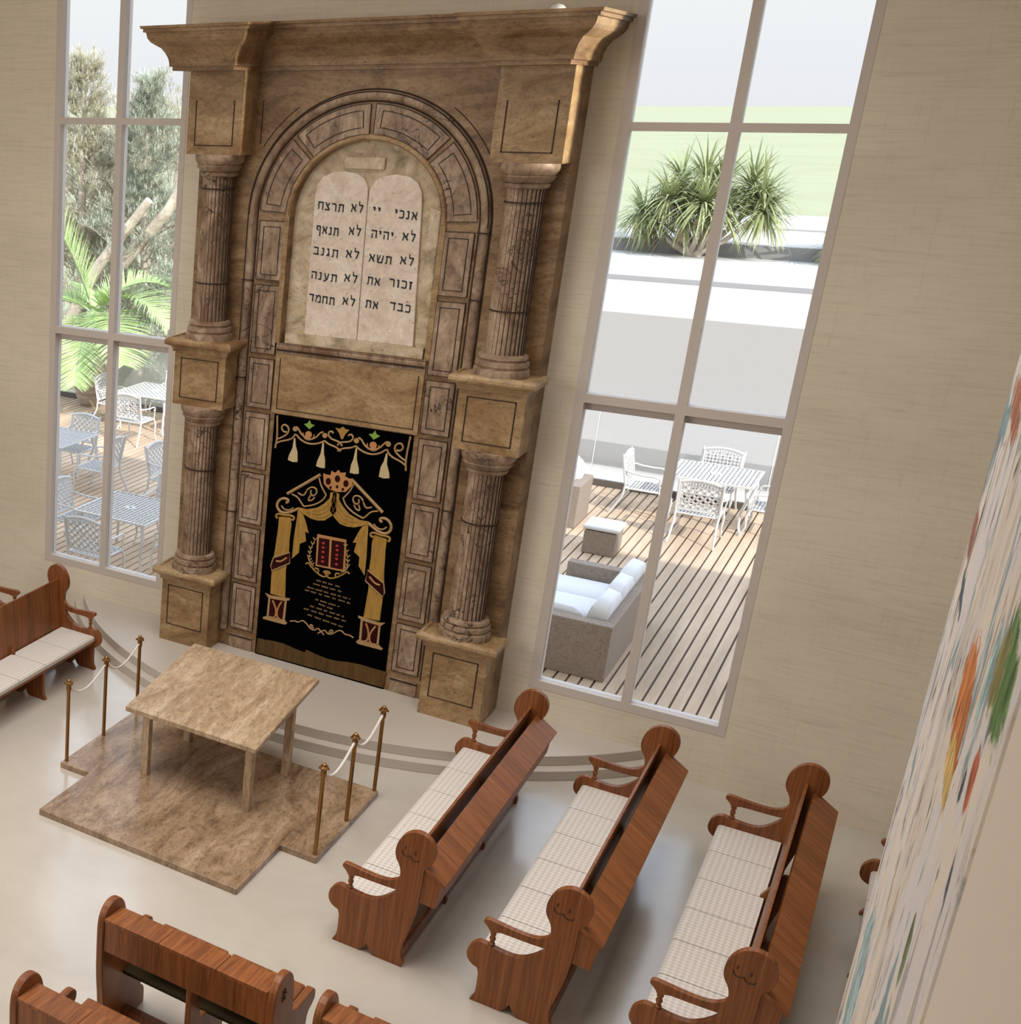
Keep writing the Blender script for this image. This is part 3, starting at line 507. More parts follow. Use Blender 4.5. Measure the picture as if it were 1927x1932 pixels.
# square Hebrew letters drawn as pen strokes in a unit cell: (x0,y0,x1,y1,width)
TB=lambda a,b:(a,.90,b,.90,.19)
GL={'\u05d0':(.95,[(.10,.93,.90,.07,.20),(.86,.97,.70,.42,.15),(.14,.03,.34,.62,.14),(.05,.04,.25,.04,.12)]),
'\u05d1':(.9,[TB(.06,.82),(.76,.92,.76,.08,.15),(.03,.08,.99,.08,.18)]),
'\u05d2':(.62,[TB(.2,.72),(.58,.92,.74,.0,.16),(.60,.36,.16,.0,.17)]),
'\u05d3':(.9,[TB(.02,.99),(.76,.92,.76,.0,.16)]),
'\u05d4':(.92,[TB(.04,.96),(.86,.92,.86,.0,.16),(.20,.56,.20,.0,.15)]),
'\u05d5':(.42,[TB(.1,.75),(.62,.92,.62,.0,.20)]),
'\u05d6':(.5,[TB(.05,.9),(.52,.92,.46,.0,.22)]),
'\u05d7':(.95,[TB(.03,.97),(.87,.92,.87,.0,.16),(.16,.92,.16,.0,.15)]),
'\u05d9':(.42,[TB(.1,.75),(.66,.94,.56,.52,.20)]),
'\u05db':(.85,[TB(.06,.74),(.74,.94,.86,.74,.15),(.84,.80,.84,.22,.15),(.86,.28,.74,.06,.15),(.06,.08,.78,.08,.18)]),
'\u05dc':(.82,[(.14,1.40,.18,.92,.13),TB(.10,.86),(.84,.92,.44,.0,.17)]),
'\u05de':(.98,[(.06,.94,.40,.62,.16),(.30,.92,.08,.0,.13),TB(.40,.84),(.80,.94,.92,.72,.14),(.90,.80,.90,.06,.15),(.48,.07,.97,.07,.17)]),
'\u05e0':(.60,[TB(.24,.76),(.70,.92,.70,.08,.17),(.04,.08,.78,.08,.18)]),
'\u05e2':(.9,[(.86,.97,.62,.14,.17),(.16,.97,.44,.22,.16),(.02,-.12,.66,.20,.18)]),
'\u05e3':(.85,[TB(.12,.80),(.84,.95,.84,-.36,.17),(.16,.92,.16,.50,.15),(.12,.48,.52,.44,.16)]),
'\u05e6':(.9,[(.88,.97,.46,.46,.16),(.10,.97,.82,.14,.18),(.04,.07,.92,.07,.18)]),
'\u05e8':(.85,[TB(.04,.76),(.74,.94,.86,.72,.15),(.84,.80,.84,.0,.16)]),
'\u05e9':(1.05,[(.08,.97,.20,.06,.15),(.50,.97,.28,.34,.14),(.93,.97,.78,.06,.15),(.14,.07,.84,.07,.18)]),
'\u05ea':(.98,[TB(.10,.94),(.88,.92,.88,.0,.16),(.26,.92,.24,.06,.15),(.02,.06,.28,.06,.15)])}
def word(txt,u,z,w,h):
    gap=.24; tot=sum(GL[c][0] for c in txt)+gap*(len(txt)-1); k=w/tot; H=.074; x=w/2; q=MB(); zb=z-.037
    if txt=='\u05d9\u05d9': zb=z-.05
    for c in txt:
        cw,st=GL[c]; x-=cw*k
        for a,b,c_,d,wd in st:
            p0=Vector((x+a*cw*k,b*H)); p1=Vector((x+c_*cw*k,d*H)); dv=p1-p0
            if dv.length<1e-6: continue
            dv.normalize(); nv=Vector((-dv.y,dv.x))*(wd*H*.5)
            P=[p0+nv,p0-nv,p1-nv,p1+nv]; F2=lambda p:(AX+u+p.x,zb+p.y-.075*p.x)
            q.prism([F2(p) for p in P],'xz',YN-.0335,YN-.029)
        x-=gap*k
    q.build('hebrew_word',M['ink'],tb,True)
for w in WORDS: word(*w)
MB().box(AX+.005,AX+.011,YN-.0315,YN-.02,3.75,3.76).build('tablet_seam',M['ink'],tb,True)
# ------------------------------------------------------------------ curtain
YC=YS-.012
cu=empty('ark_curtain',(AX,YC,.2),label='black velvet ark curtain embroidered in gold with columns, crown and tablets',cat='curtain')
def CB(mb,name,mats): return mb.build(name,mats,cu,True)
def P3(p,y): return (AX+p[0],y,p[1])
def mir(pts): return [(-u+.004,z) for u,z in pts]
CB(MB().box(AX-.714,AX+.712,YC,YS,.2,2.872),'velvet_field',M['velvet'])
def stroke(mb,pts,r,mat=0,y=YC-.004):
    # smooth the digitised polyline a little, then run a flattened cord along it
    P=[Vector((AX+u,y,z)) for u,z in pts]
    for _ in range(2):
        if len(P)<3: break
        Q=[P[0]]
        for a,b in zip(P[:-1],P[1:]): Q+= [a*.75+b*.25,a*.25+b*.75]
        P=Q+[P[-1]]
    mb.tube(P,r,6,mat)
def patch(mb,pts,mat=0,d=.006,y=YC): mb.prism([(AX+u,z) for u,z in pts],'xz',y-d,y,mat)
def disc(mb,p,r,mat=0,d=.007,n=14,sx=1): mb.prism([(AX+p[0]+r*sx*cos(2*pi*k/n),p[1]+r*sin(2*pi*k/n)) for k in range(n)],'xz',YC-d,YC,mat)
q=MB()
for s in EMB['garland']:
    stroke(q,s,.0095); stroke(q,mir(s),.0095)
for p in EMB['nodes'][0]:
    disc(q,p,.026); disc(q,mir([p])[0],.026)
CB(q,'valance_garland',M['goldb'])
for p in EMB['fruit'][0]:
    for pp in (p,mir([p])[0]):
        q=MB(); disc(q,pp,.036); stroke(q,[(pp[0]-.06,pp[1]+.01),(pp[0]-.05,pp[1]-.04),(pp[0],pp[1]-.06),(pp[0]+.05,pp[1]-.04),(pp[0]+.06,pp[1]+.01)],.006); CB(q,'pomegranate',M['orange'])
q=MB(); patch(q,EMB['lily'][0]); CB(q,'lily',M['gold'])
for s in EMB['leaf']:
    for ss in (s,mir(s)): q=MB(); patch(q,ss); CB(q,'green_bud',M['green'])
for s in EMB['tassel']:
    for ss in (s,mir(s)): q=MB(); patch(q,ss,0,.010); CB(q,'tassel',M['tassel'])
q=MB(); patch(q,EMB['crown'][0])
for k,p in enumerate(EMB['jewel'][0]): disc(q,p,.036 if k<3 else .017,1,.009,14,.75)
CB(q,'crown',[M['orange'],M['red']])
for f in (lambda s:s, mir):
    q=MB()
    for s in EMB['roof']: stroke(q,f(s),.0085)
    for s in EMB['roofbeam']: stroke(q,f(s),.017)
    CB(q,'canopy_panel',M['goldb'])
    q=MB()
    for s in EMB['volute']: stroke(q,f(s),.015)
    for s in EMB['volute2']: stroke(q,f(s),.008)
    CB(q,'volute_scroll',M['goldb'])
    q=MB(); patch(q,f(EMB['swag'][0]),0,.007)
    for s in EMB['fold']: stroke(q,f(s),.0028,1,YC-.007)
    CB(q,'swag',[M['gold'],M['goldd']])
    q=MB(); patch(q,f(EMB['drape'][0]),0,.006); CB(q,'side_drape',M['gold'])
    q=MB(); patch(q,f(EMB['column'][0]),0,.006)
    for s in EMB['capital']: stroke(q,f(s),.012)
    c=CB(q,'embroidered_column',M['gold'])
    def SB(mb,n,mt):
        L=WL['ark_curtain']; mb.v=[(x-L[0],y-L[1],z-L[2]) for x,y,z in mb.v]; return mb.build(n,mt,c)
    q=MB(); rb=f(EMB['ribbon'][0]); patch(q,rb,0,.010); q.tube([(AX+u,YC-.010,z) for u,z in rb+[rb[0]]],.007,6,1); stroke(q,[((rb[0][0]*.8+rb[1][0]*.2),(rb[0][1]+rb[4][1])/2+.02),((rb[0][0]+rb[1][0])/2,(rb[1][1]+rb[3][1])/2),(rb[1][0]*.85+rb[0][0]*.15,(rb[1][1]+rb[2][1])/2-.005)],.010,2,YC-.010); SB(q,'ribbon',[M['red'],M['goldb'],M['orange']])
    q=MB(); patch(q,f(EMB['pedin'][0]),1,.004)
    for n in ('pedtop','pedside','pedbot'):
        for s in EMB[n]: patch(q,f(s),0,.009)
    for s in EMB['pedfig']: stroke(q,f(s),.010,2,YC-.006)
    SB(q,'pedestal',[M['goldb'],M['red'],M['orange']])
    q=MB(); st=f(EMB['stem'][0]); stroke(q,st,.004)
    for i in range(len(st)-1):
        for k in range(2):
            t=k/2; a=(st[i][0]*(1-t)+st[i+1][0]*t,st[i][1]*(1-t)+st[i+1][1]*t)
            for s_ in (-1,1): stroke(q,[a,(a[0]+s_*.02,a[1]+.03)],.006)
    CB(q,'laurel_branch',M['goldb'])
    q=MB()
    for s in EMB['scroll']: stroke(q,f(s),.008)
    CB(q,'tablet_scroll',M['gold'])
    q=MB()
    for s in EMB['bscroll']: stroke(q,f(s),.007)
    CB(q,'lower_scroll',M['goldb'])
q=MB(); patch(q,EMB['tframe'][0],0,.006)
for s in EMB['tin']: patch(q,s,1,.008)
for p in EMB['marks'][0]: disc(q,p,.013,2,.010,6,1.3)
CB(q,'tablet_emblem',[M['orange'],M['red'],M['redm']])
q=MB(); rr=random.Random(3)
for a,b in EMB['text']:
    L=b[0]-a[0]; t=0
    while t<L-.01:
        w=min(rr.uniform(.035,.075),L-t)
        k=t
        while k<t+w-.006:
            z=a[1]+(b[1]-a[1])*k/L; hh=rr.uniform(.012,.017); q.box(AX+a[0]+k,AX+a[0]+k+.006,YC-.003,YC,z-hh/2,z+hh/2)
            if rr.random()<.8: q.box(AX+a[0]+k,AX+a[0]+k+.011,YC-.003,YC,z+hh/2-.004,z+hh/2)
            k+=.0125
        t+=w+.02
CB(q,'dedication_lines',M['goldb'])
q=MB(); patch(q,EMB['fringe'][0],0,.008); CB(q,'fringe',M['fringe'])
# ------------------------------------------------------------------ platform, table, posts, cords
PZ_=.055
PL=[(-5.705,-3.36),(-5.705,-2.01),(-3.19,-2.01),(-3.19,-3.36),(-3.505,-3.36),(-3.505,-4.15),(-5.39,-4.15),(-5.39,-3.36)]
q=MB().prism(PL,'xy',0,PZ_).build('bimah_platform',M['plat'],None,False,.006)
tag(q,'low stepped-outline travertine platform on the floor under the reading table','platform')
TZ=lambda y: .715+(y+3.125)*.142
rt=empty('reading_table',(-4.5,-2.7,PZ_),label='beige travertine reading table with a sloping top on four square legs',cat='table')
q=MB(); ya,yb_=-3.14,-1.875
xa,xb=-5.165,-3.885; t=.042
q.add([(xa,ya,TZ(ya)-t),(xb,ya,TZ(ya)-t),(xb,yb_,TZ(yb_)-t),(xa,yb_,TZ(yb_)-t),(xa,ya,TZ(ya)+.004),(xb,ya,TZ(ya)+.004),(xb,yb_,TZ(yb_)+.004),(xa,yb_,TZ(yb_)+.004)],[(0,1,2,3),(4,5,6,7),(0,1,5,4),(1,2,6,5),(2,3,7,6),(3,0,4,7)])
q.build('table_top',M['table'],rt,True,.004)
for x,y in ((-4.98,-3.045),(-3.97,-3.045),(-3.965,-2.26),(-4.98,-2.24)):
    q=MB(); h=.034; q.box(x-h,x+h,y-h,y+h,PZ_,TZ(y)-t+.004); q.build('leg',M['table'],rt,True,.003)
POST=[]
def make_post():
    r=empty('rope_post',(0,0,0),label='x',cat='post',group='brass rope posts on the platform')
    MB().lathe([(.019,0),(.017,.01),(.0165,.70),(.0165,.72),(.022,.725),(.024,.77),(.020,.78)],n=14).build('pole',M['brass'],r)
    q=MB().lathe([(.018,.775),(.024,.785),(.034,.795),(.036,.803),(.026,.808),(.016,.812),(.013,.818),(.018,.824),(.018,.832),(.010,.84),(0,.842)],n=14)
    for k in range(5):
        a=2*pi*k/5; q.lathe([(0,-.011),(.009,-.008),(.0115,0),(.009,.008),(0,.011)],(.033*cos(a),.033*sin(a),.80),8)
    q.build('finial',M['brass'],r); return r
p0=make_post(); k=0
PN={-1:'left',1:'right'}
for s,x,ys in ((-1,-5.675,(-3.30,-2.66,-2.04)),(1,-3.222,(-3.31,-2.665,-2.03))):
    for i,y in enumerate(ys):
        o=p0 if k==0 else copy_tree(p0); k+=1; o.location=(x,y,PZ_)
        o['label']='brass rope post on the %s edge of the platform, %s'%(PN[s],('nearest the benches','middle of its three','nearest the ark')[i])
        POST.append((x,y))
for j in (0,1,3,4):
    (xa,ya),(xb,yb_)=POST[j],POST[j+1]; pts=[]
    for i in range(17):
        t=i/16; sag=.115*4*t*(1-t)*(1+.35*(1-2*t)); pts.append((xa,ya+.02+(yb_-ya-.04)*t,PZ_+.755-sag))
    o=MB().tube(pts,.0085 if j<2 else .011,8).build('barrier_cord',M['rope'])
    tag(o,'white cord sagging between the %s two posts on the %s platform edge'%('front' if j in (0,3) else 'back','left' if j<2 else 'right'),'cord','white cords between the rope posts')
# ------------------------------------------------------------------ pews
def chaikin(P,keep=.003):
    out=[];n=len(P)
    for i in range(n):
        a,b,c=P[i-1],P[i],P[(i+1)%n]
        if b[1]<=keep: out.append(b); continue
        out.append((b[0]*.75+a[0]*.25,b[1]*.75+a[1]*.25)); out.append((b[0]*.75+c[0]*.25,b[1]*.75+c[1]*.25))
    return out
ENDP=[(-.007,0),(.022,.052),(.027,.117),(.025,.265),(-.023,.281),(-.050,.305),(-.066,.34),(-.067,.38),(-.055,.425),(-.03,.455),(-.005,.475),(.018,.481),(.064,.474),(.11,.463),(.182,.456),(.229,.458),(.274,.471),(.317,.5),(.359,.539),(.39,.575),(.412,.615),(.42,.68),(.424,.738),(.419,.782),(.404,.821),(.384,.851),(.374,.88),(.370,.92),(.375,.965),(.391,1.015),(.419,1.062),(.46,1.097),(.507,1.113),(.552,1.108),(.59,1.088),(.617,1.062),(.636,1.02),(.643,.971),(.633,.915),(.613,.87),(.583,.847),(.58,.798),(.578,.654),(.568,.552),(.551,.412),(.529,.302),(.506,.21),(.493,.15),(.50,.09),(.52,.04),(.513,0),(.308,0),(.282,.021),(.259,.066),(.251,.083),(.242,.058),(.219,.019),(.194,0)]
ARM=[(.43,.612),(.405,.604),(.341,.6),(.248,.598),(.167,.598),(.125,.597),(.10,.588),(.06,.577),(.048,.598),(.031,.618),(.012,.632),(.010,.650),(.018,.664),(.034,.670),(.064,.669),(.124,.662),(.184,.656),(.277,.652),(.34,.658),(.389,.681),(.415,.708),(.43,.745)]
MIDP=[(-.007,0),(.022,.052),(.027,.117),(.025,.32),(.36,.32),(.52,.62),(.575,.62),(.568,.552),(.551,.412),(.529,.302),(.506,.21),(.493,.15),(.50,.09),(.52,.04),(.513,0),(.308,0),(.282,.021),(.251,.083),(.219,.019),(.194,0)]
LP=2.865
ENDP=chaikin(ENDP); ARM=chaikin(ARM,-1)
def bal(mb,x,y): mb.lathe([(.017,.470),(.021,.475),(.021,.487),(.012,.492),(.016,.510),(.021,.525),(.016,.54),(.011,.552),(.020,.558),(.020,.57),(.015,.59)],(x,y,0),12)
def make_pew():
    r=empty('pew',(0,0,0))
    for ya,out in ((0,0),(LP-.05,1)):
        e=MB().prism(ENDP,'xz',ya,ya+.05).build('end_panel',M['woodB'],r,False,.006)
        MB().prism(ARM,'xz',ya+.004,ya+.046).build('armrest',M['woodB'],e,False,.006)
        q=MB(); bal(q,.078,ya+.025); q.build('baluster',M['woodB'],e)
        q=MB(); yy=ya-.0005 if not out else ya+.0505
        for pts in ([(.437,.952),(.434,.965),(.441,.978)],[(.417,.94),(.422,.917),(.44,.903),(.462,.902),(.478,.915)],[(.478,.915),(.487,.893),(.507,.884),(.528,.888),(.543,.902)],[(.506,.935),(.512,.95),(.508,.962)]):
            q.tube([(x,yy,z) for x,z in pts],.004,6)
        q.build('carved_curl',M['line'],e)
    for yc_ in (1.90,.95): MB().prism(MIDP,'xz',LP-yc_-.02,LP-yc_+.02).build('middle_support',M['woodB'],r,False,.004)
    MB().box(.005,.44,.05,LP-.05,.318,.352).build('seat_board',M['woodA'],r,False,.004)
    n=6; L=(LP-.1)/n
    for i in range(n):
        y0=.05+i*L+.004; y1=.05+(i+1)*L-.004
        q=MB().prism([(.0,.352),(.0,.385),(.012,.398),(.03,.402),(.434,.402),(.438,.352)],'xz',y0,y1)
        q.box(.05,.056,(y0+y1)/2-.003,(y0+y1)/2+.003,.40,.4035,1)
        q.build('seat_cushion',[M['quilt'],M['line']],r,False,.006)
    MB().prism([(.440,.30),(.462,.30),(.514,.955),(.494,.955)],'xz',.05,LP-.05).build('backrest',M['woodA'],r,False,.004)
    b=MB().prism([(.562,.862),(.705,.762),(.684,.558),(.574,.568)],'xz',.012,LP-.012).build('book_box',M['woodB'],r,False,.003)
    MB().prism([(.548,.858),(.560,.890),(.735,.768),(.727,.742)],'xz',.004,LP-.004).build('sloping_ledge',M['woodL'],b,False,.003)
    MB().box(.47,.498,.05,LP-.05,.02,.12).build('kick_rail',M['woodA'],r,False,.004)
    return r
PEW=make_pew()
PD=[((-2.695,-4.2),0,'brown wooden pew with white seat nearest the platform on its right','pews right of the platform'),
    ((-1.687,-4.235),0,'brown wooden pew with white seat, second from the platform, below the right window','pews right of the platform'),
    ((-.676,-4.22),0,'brown wooden pew with white seat, third from the platform, before the bare wall','pews right of the platform'),
    ((.34,-4.225),0,'brown wooden pew almost hidden behind the painted canvas','pews right of the platform'),
    ((-6.61,-1.335),pi,'brown wooden pew left of the platform, its white seat facing the table','pews left of the platform'),
    ((-7.63,-1.335),pi,'brown wooden pew at the left edge, only an armrest showing behind another pew','pews left of the platform')]
for i,((x,y),rz,lab,gr) in enumerate(PD):
    o=PEW if i==0 else copy_tree(PEW); o.location=(x,y,0); o.rotation_euler=(0,0,rz); tag(o,lab,'pew',gr)
# ------------------------------------------------------------------ seat benches near the camera
SP=[(.06,0),(.035,.345),(.004,.572),(.0,.80),(.0,.93),(.012,.99),(.035,1.03),(.07,1.058),(.115,1.07),(.165,1.066),(.21,1.046),(.245,1.01),(.27,.96),(.285,.90),(.29,.83),(.30,.675),(.58,.675),(.62,.668),(.648,.645),(.655,.61),(.645,.575),(.60,.55),(.55,.532),(.535,.45),(.52,.18),(.56,.15),(.58,.11),(.58,0)]
SP=chaikin(SP)
def make_bench():
    r=empty('seat_bench',(0,0,0)); W=1.213
    for xa in (0,W-.05):
        e=MB().prism(SP,'yz',xa,xa+.05).build('end_panel',M['woodD'],r,False,.008)
        xo=xa-.0005 if xa==0 else xa+.0505
        q=MB()
        for k in range(6):
            a=2*pi*k/6
            q.tube([(xo,.13+.035*cos(a),.93+.045*sin(a)),(xo,.13+.012*cos(a+.5),.93+.016*sin(a+.5))],.005,6)
        q.build('carved_star',M['line'],e)
    MB().prism([(.03,0),(.03,.74),(.09,.74),(.2,.44),(.5,.44),(.52,.12),(.57,.10),(.57,0)],'yz',.635,.67).build('middle_panel',M['woodD'],r,False,.006)
    MB().box(.05,W-.05,.012,.036,.755,.985).build('back_panel',M['woodD'],r,False,.003)
    q=MB(); q.prism([(.005,.975),(.005,1.0),(.215,.975),(.215,.95)],'yz',.052,.438); q.prism([(.005,.975),(.005,1.0),(.215,.975),(.215,.95)],'yz',.442,.828); q.prism([(.005,.975),(.005,1.0),(.215,.975),(.215,.95)],'yz',.832,W-.052)
    q.build('top_shelf',M['woodA2'],r,False,.003)
    MB().box(.05,W-.05,.262,.60,.425,.455).build('seat',M['olive'],r,False,.01)
    for xa,xb in ((.16,.635),(.665,W-.052)): MB().box(xa,xb,.30,.61,.645,.675).build('arm_board',M['woodA2'],r,False,.012)
    MB().box(.05,W-.05,.29,.355,.06,.125).build('foot_rail',M['woodA2'],r,False,.005)
    return r
M['woodA2']=wood('bench_board_wood',[(a,tuple(x*1.1 for x in c)) for a,c in WS],(44,2.5,2))
B0=make_bench()
for i,((x,y),lab) in enumerate((((-3.495,-6.235),'dark wooden seat bench seen from behind, closest to the platform'),((-3.495,-7.172),'dark wooden seat bench cut off by the bottom left corner'),((-2.053,-6.240),'dark wooden seat bench at the bottom edge below the pews, only its top showing'))):
    o=B0 if i==0 else copy_tree(B0); o.location=(x,y,0); tag(o,lab,'bench','seat benches facing the ark')
# ------------------------------------------------------------------ terrace furniture
def clipline(w,h,nx,ny,c):
    """segment of the line nx*u+ny*v=c inside the rectangle [-w/2,w/2]x[0,h]"""
    pts=[]
    for u in (-w/2,w/2):
        if abs(ny)>1e-6:
            v=(c-nx*u)/ny
            if 0<=v<=h: pts.append((u,v))
    for v in (0,h):
        if abs(nx)>1e-6:
            u=(c-ny*v)/nx
            if -w/2<=u<=w/2: pts.append((u,v))
    if len(pts)<2: return None
    pts.sort(); return (pts[0],pts[-1]) if math.dist(pts[0],pts[-1])>.01 else None
def lattice(mb,w,h,sp,bw,th,M3,ang=45):
    for a in (ang,-ang):
        nx,ny=sin(radians(a)),cos(radians(a)); R=w+h; k=-int(R/sp)
        while k*sp<R:
            s=clipline(w,h,nx,ny,k*sp+sp*.5)
            if s:
                (u0,v0),(u1,v1)=s; d=math.hypot(u1-u0,v1-v0); px,py=-(v1-v0)/d*bw/2,(u1-u0)/d*bw/2
                vs=[(u0+px,v0+py,0),(u1+px,v1+py,0),(u1-px,v1-py,0),(u0-px,v0-py,0)]; vs+= [(x,y,th) for x,y,_ in vs]
                mb.add([M3@Vector(v) for v in vs],[(0,1,2,3),(7,6,5,4),(0,1,5,4),(1,2,6,5),(2,3,7,6),(3,0,4,7)])
            k+=1
def make_chair():
    r=empty('terrace_chair',(0,0,0)); W=M['white']
    q=MB(); Ms=Matrix(((1,0,0,0),(0,1,0,-.23),(0,0,1,.405),(0,0,0,1)))
    lattice(q,.50,.47,.062,.026,.012,Ms); q.tube([(-.26,-.23,.41),(-.26,.22,.41),(-.22,.255,.41),(.22,.255,.41),(.26,.22,.41),(.26,-.23,.41),(-.26,-.23,.41)],.014,8)
    q.build('seat',W,r)
    t=radians(11); Mb=Matrix(((1,0,0,0),(0,-sin(t),cos(t),-.235),(0,cos(t),sin(t),.47),(0,0,0,1)))
    q=MB(); lattice(q,.46,.40,.068,.026,.012,Mb)
    B=lambda u,v:tuple(Mb@Vector((u,v,.006)))
    top=[B(-.27+.54*i/12,.415+.05*sin(pi*i/12)) for i in range(13)]
    q.tube(top,.020,8); q.tube([B(-.245,0),B(.245,0)],.014,8); q.tube([B(-.245,0),B(-.255,.41)],.015,8); q.tube([B(.245,0),B(.255,.41)],.015,8)
    for i in range(1,12):
        u=-.22+.44*i/12; q.tube([B(u,.38),B(u,.425+.045*sin(pi*i/12))],.011,5)
    q.build('backrest',W,r)
    for s in (-1,1):
        q=MB(); q.tube([(s*.27,-.27,.68),(s*.285,-.15,.655),(s*.29,0,.645),(s*.29,.12,.65),(s*.288,.19,.635),(s*.286,.215,.60),(s*.284,.20,.575),(s*.284,.18,.585)],.014,8); q.tube([(s*.286,.20,.58),(s*.276,.215,.50),(s*.262,.22,.41)],.011,8); q.build('arm',W,r)
        q=MB(); q.tube([(s*.26,.225,.41),(s*.275,.265,.30),(s*.27,.25,.15),(s*.275,.29,.04),(s*.28,.31,0)],[.017,.019,.014,.013,.016],8); q.build('front_leg',W,r)
        q=MB(); q.tube([(s*.275,-.335,.92),(s*.27,-.24,.46),(s*.265,-.26,.28),(s*.28,-.36,.08),(s*.29,-.40,0)],[.015,.017,.017,.015,.015],8); q.build('back_leg',W,r)
    return r
def make_ttable():
    r=empty('terrace_table',(0,0,0)); W=M['white']; q=MB()
    lattice(q,1.06,1.06,.078,.028,.012,Matrix(((1,0,0,0),(0,1,0,-.53),(0,0,1,.705),(0,0,0,1))))
    h=.545; q.tube([(-h,-h,.71),(h,-h,.71),(h,h,.71),(-h,h,.71),(-h,-h,.71)],.018,4); q.lathe([(.07,.70),(.07,.722),(.03,.722),(.03,.70)],n=16)
    q.build('table_top',W,r)
    for sx in (-1,1):
        for sy in (-1,1):
            q=MB(); q.tube([(sx*.46,sy*.46,.70),(sx*.50,sy*.50,.5),(sx*.44,sy*.44,.28),(sx*.46,sy*.46,.08),(sx*.50,sy*.50,0)],[.024,.026,.02,.018,.02],8); q.build('leg',W,r)
    return r
CH=make_chair(); TT=make_ttable()
CL=[((-2.28,7.62),0,'right window','its back towards the glass, in front of the white table'),((-2.335,9.16),pi,'right window','behind the white table against the railing'),((-3.13,8.47),-pi/2,'right window','at the left side of the white table'),((-1.50,8.42),pi/2,'right window','at the right side of the white table, half cut off'),
    ((-8.09,.93),0,'left window','nearest the glass, its back to the room'),((-9.02,1.90),-pi/2,'left window','at the left side of the nearest table'),((-8.15,2.78),pi,'left window','beyond the nearest table, facing the room'),((-7.32,1.75),pi/2,'left window','right of the nearest table, mostly behind the ark'),
    ((-10.2,4.28),pi/2,'left window','facing left at the table cut by the left frame'),((-11.12,5.0),pi,'left window','behind the table cut by the left frame'),((-8.95,4.42),-pi/2,'left window','standing by itself beside the ark edge, turned right'),
    ((-11.36,7.35),0,'left window','in front of the farthest table, back to the room'),((-12.35,8.28),-pi/2,'left window','left of the farthest table beside the swollen palm trunk'),((-10.98,8.45),pi/2,'left window','right of the farthest table'),((-11.62,9.05),pi,'left window','behind the farthest table by the railing')]
for i,((x,y),rz,wn,lab) in enumerate(CL):
    o=CH if i==0 else copy_tree(CH); o.location=(x,y,0); o.rotation_euler=(0,0,rz)
    tag(o,'white lattice chair, %s, %s'%(wn,lab),'chair','white lattice chairs on the terrace')
for i,((x,y),lab) in enumerate((((-2.3,8.71),'white lattice terrace table seen through the right window'),((-8.19,1.93),'white lattice terrace table nearest the left window'),((-11.2,4.45),'white lattice terrace table cut off by the left frame of the left window'),((-11.6,8.45),'white lattice terrace table farthest back in the left window near the palm'))):
    o=TT if i==0 else copy_tree(TT); o.location=(x,y,0); tag(o,lab,'table','white lattice tables on the terrace')
def cushion(name,x0,x1,y0,y1,z0,z1,parent,rot=None):
    q=MB(); n=7
    for i in range(n):
        for j in range(n): pass
    bm=bmesh.new(); bmesh.ops.create_cube(bm,size=1); bmesh.ops.subdivide_edges(bm,edges=bm.edges[:],cuts=5,use_grid_fill=True)
    for v in bm.verts:
        x,y,z=v.co*2; e=max(abs(x),abs(y)); pf=1-.45*max(0,(e-.45)/.55)**2.2; x*=1-.06*z*z*(abs(x)>.99); y*=1-.06*z*z*(abs(y)>.99)
        v.co=Vector(((x0+x1)/2+(x1-x0)/2*x,(y0+y1)/2+(y1-y0)/2*y,(z0+z1)/2+(z1-z0)/2*z*pf))
    if rot: bmesh.ops.rotate(bm,verts=bm.verts,cent=rot[0],matrix=Matrix.Rotation(rot[1],3,rot[2]))
    L=WL[parent.name]; bmesh.ops.translate(bm,verts=bm.verts,vec=(-L[0],-L[1],-L[2]))
    for f in bm.faces: f.smooth=True
    me=bpy.data.meshes.new(name); bm.to_mesh(me); bm.free(); me.materials.append(M['cushion']); me.set_sharp_from_angle(angle=radians(60))
    o=bpy.data.objects.new(name,me); COL.objects.link(o); o.parent=parent; return o
so=empty('wicker_sofa',(-2.7,2.8,0),label='grey wicker sofa with white cushions just outside the right window',cat='sofa')
MB().box(-3.25,-2.17,1.74,1.90,0,.64).build('near_arm',M['wicker'],so,True,.012)
MB().box(-3.1,-2.17,3.74,3.90,0,.60).build('far_arm',M['wicker'],so,True,.012)
MB().box(-2.30,-2.17,1.90,3.74,0,.64).build('back',M['wicker'],so,True,.012)
MB().box(-3.2,-2.30,1.90,3.74,.04,.30).build('base',M['wicker'],so,True,.012)
for i in range(3): cushion('seat_cushion',-3.2,-2.42,1.91+.61*i,2.51+.61*i,.30,.46,so)
for i in range(3): cushion('back_cushion',-2.52,-2.32,1.93+.61*i,2.52+.61*i,.44,.84,so,((-2.42,0,.44),radians(14),'Y'))
cushion('arm_cushion',-3.2,-2.5,1.93,2.07,.44,.70,so)
ot=empty('wicker_ottoman',(-3.2,6.23,0),label='grey wicker footstool with a white cushion on the terrace beyond the sofa',cat='footstool')
MB().box(-3.41,-3.0,6.02,6.45,0,.33).build('body',M['wicker'],ot,True,.015); cushion('cushion',-3.43,-2.98,6.0,6.47,.325,.43,ot)
ac=empty('wicker_armchair',(-4.2,7.4,0),label='pale wicker armchair cut off by the left frame of the right window',cat='armchair')
MB().box(-3.90,-3.74,7.02,7.80,0,.64).build('side_arm',M['wicker'],ac,True,.012); MB().box(-4.75,-4.6,7.02,7.80,0,.64).build('side_arm',M['wicker'],ac,True,.012)
MB().box(-4.6,-3.90,7.60,7.80,0,.86).build('back',M['wicker'],ac,True,.012); MB().box(-4.6,-3.90,7.04,7.60,.04,.30).build('base',M['wicker'],ac,True,.01)
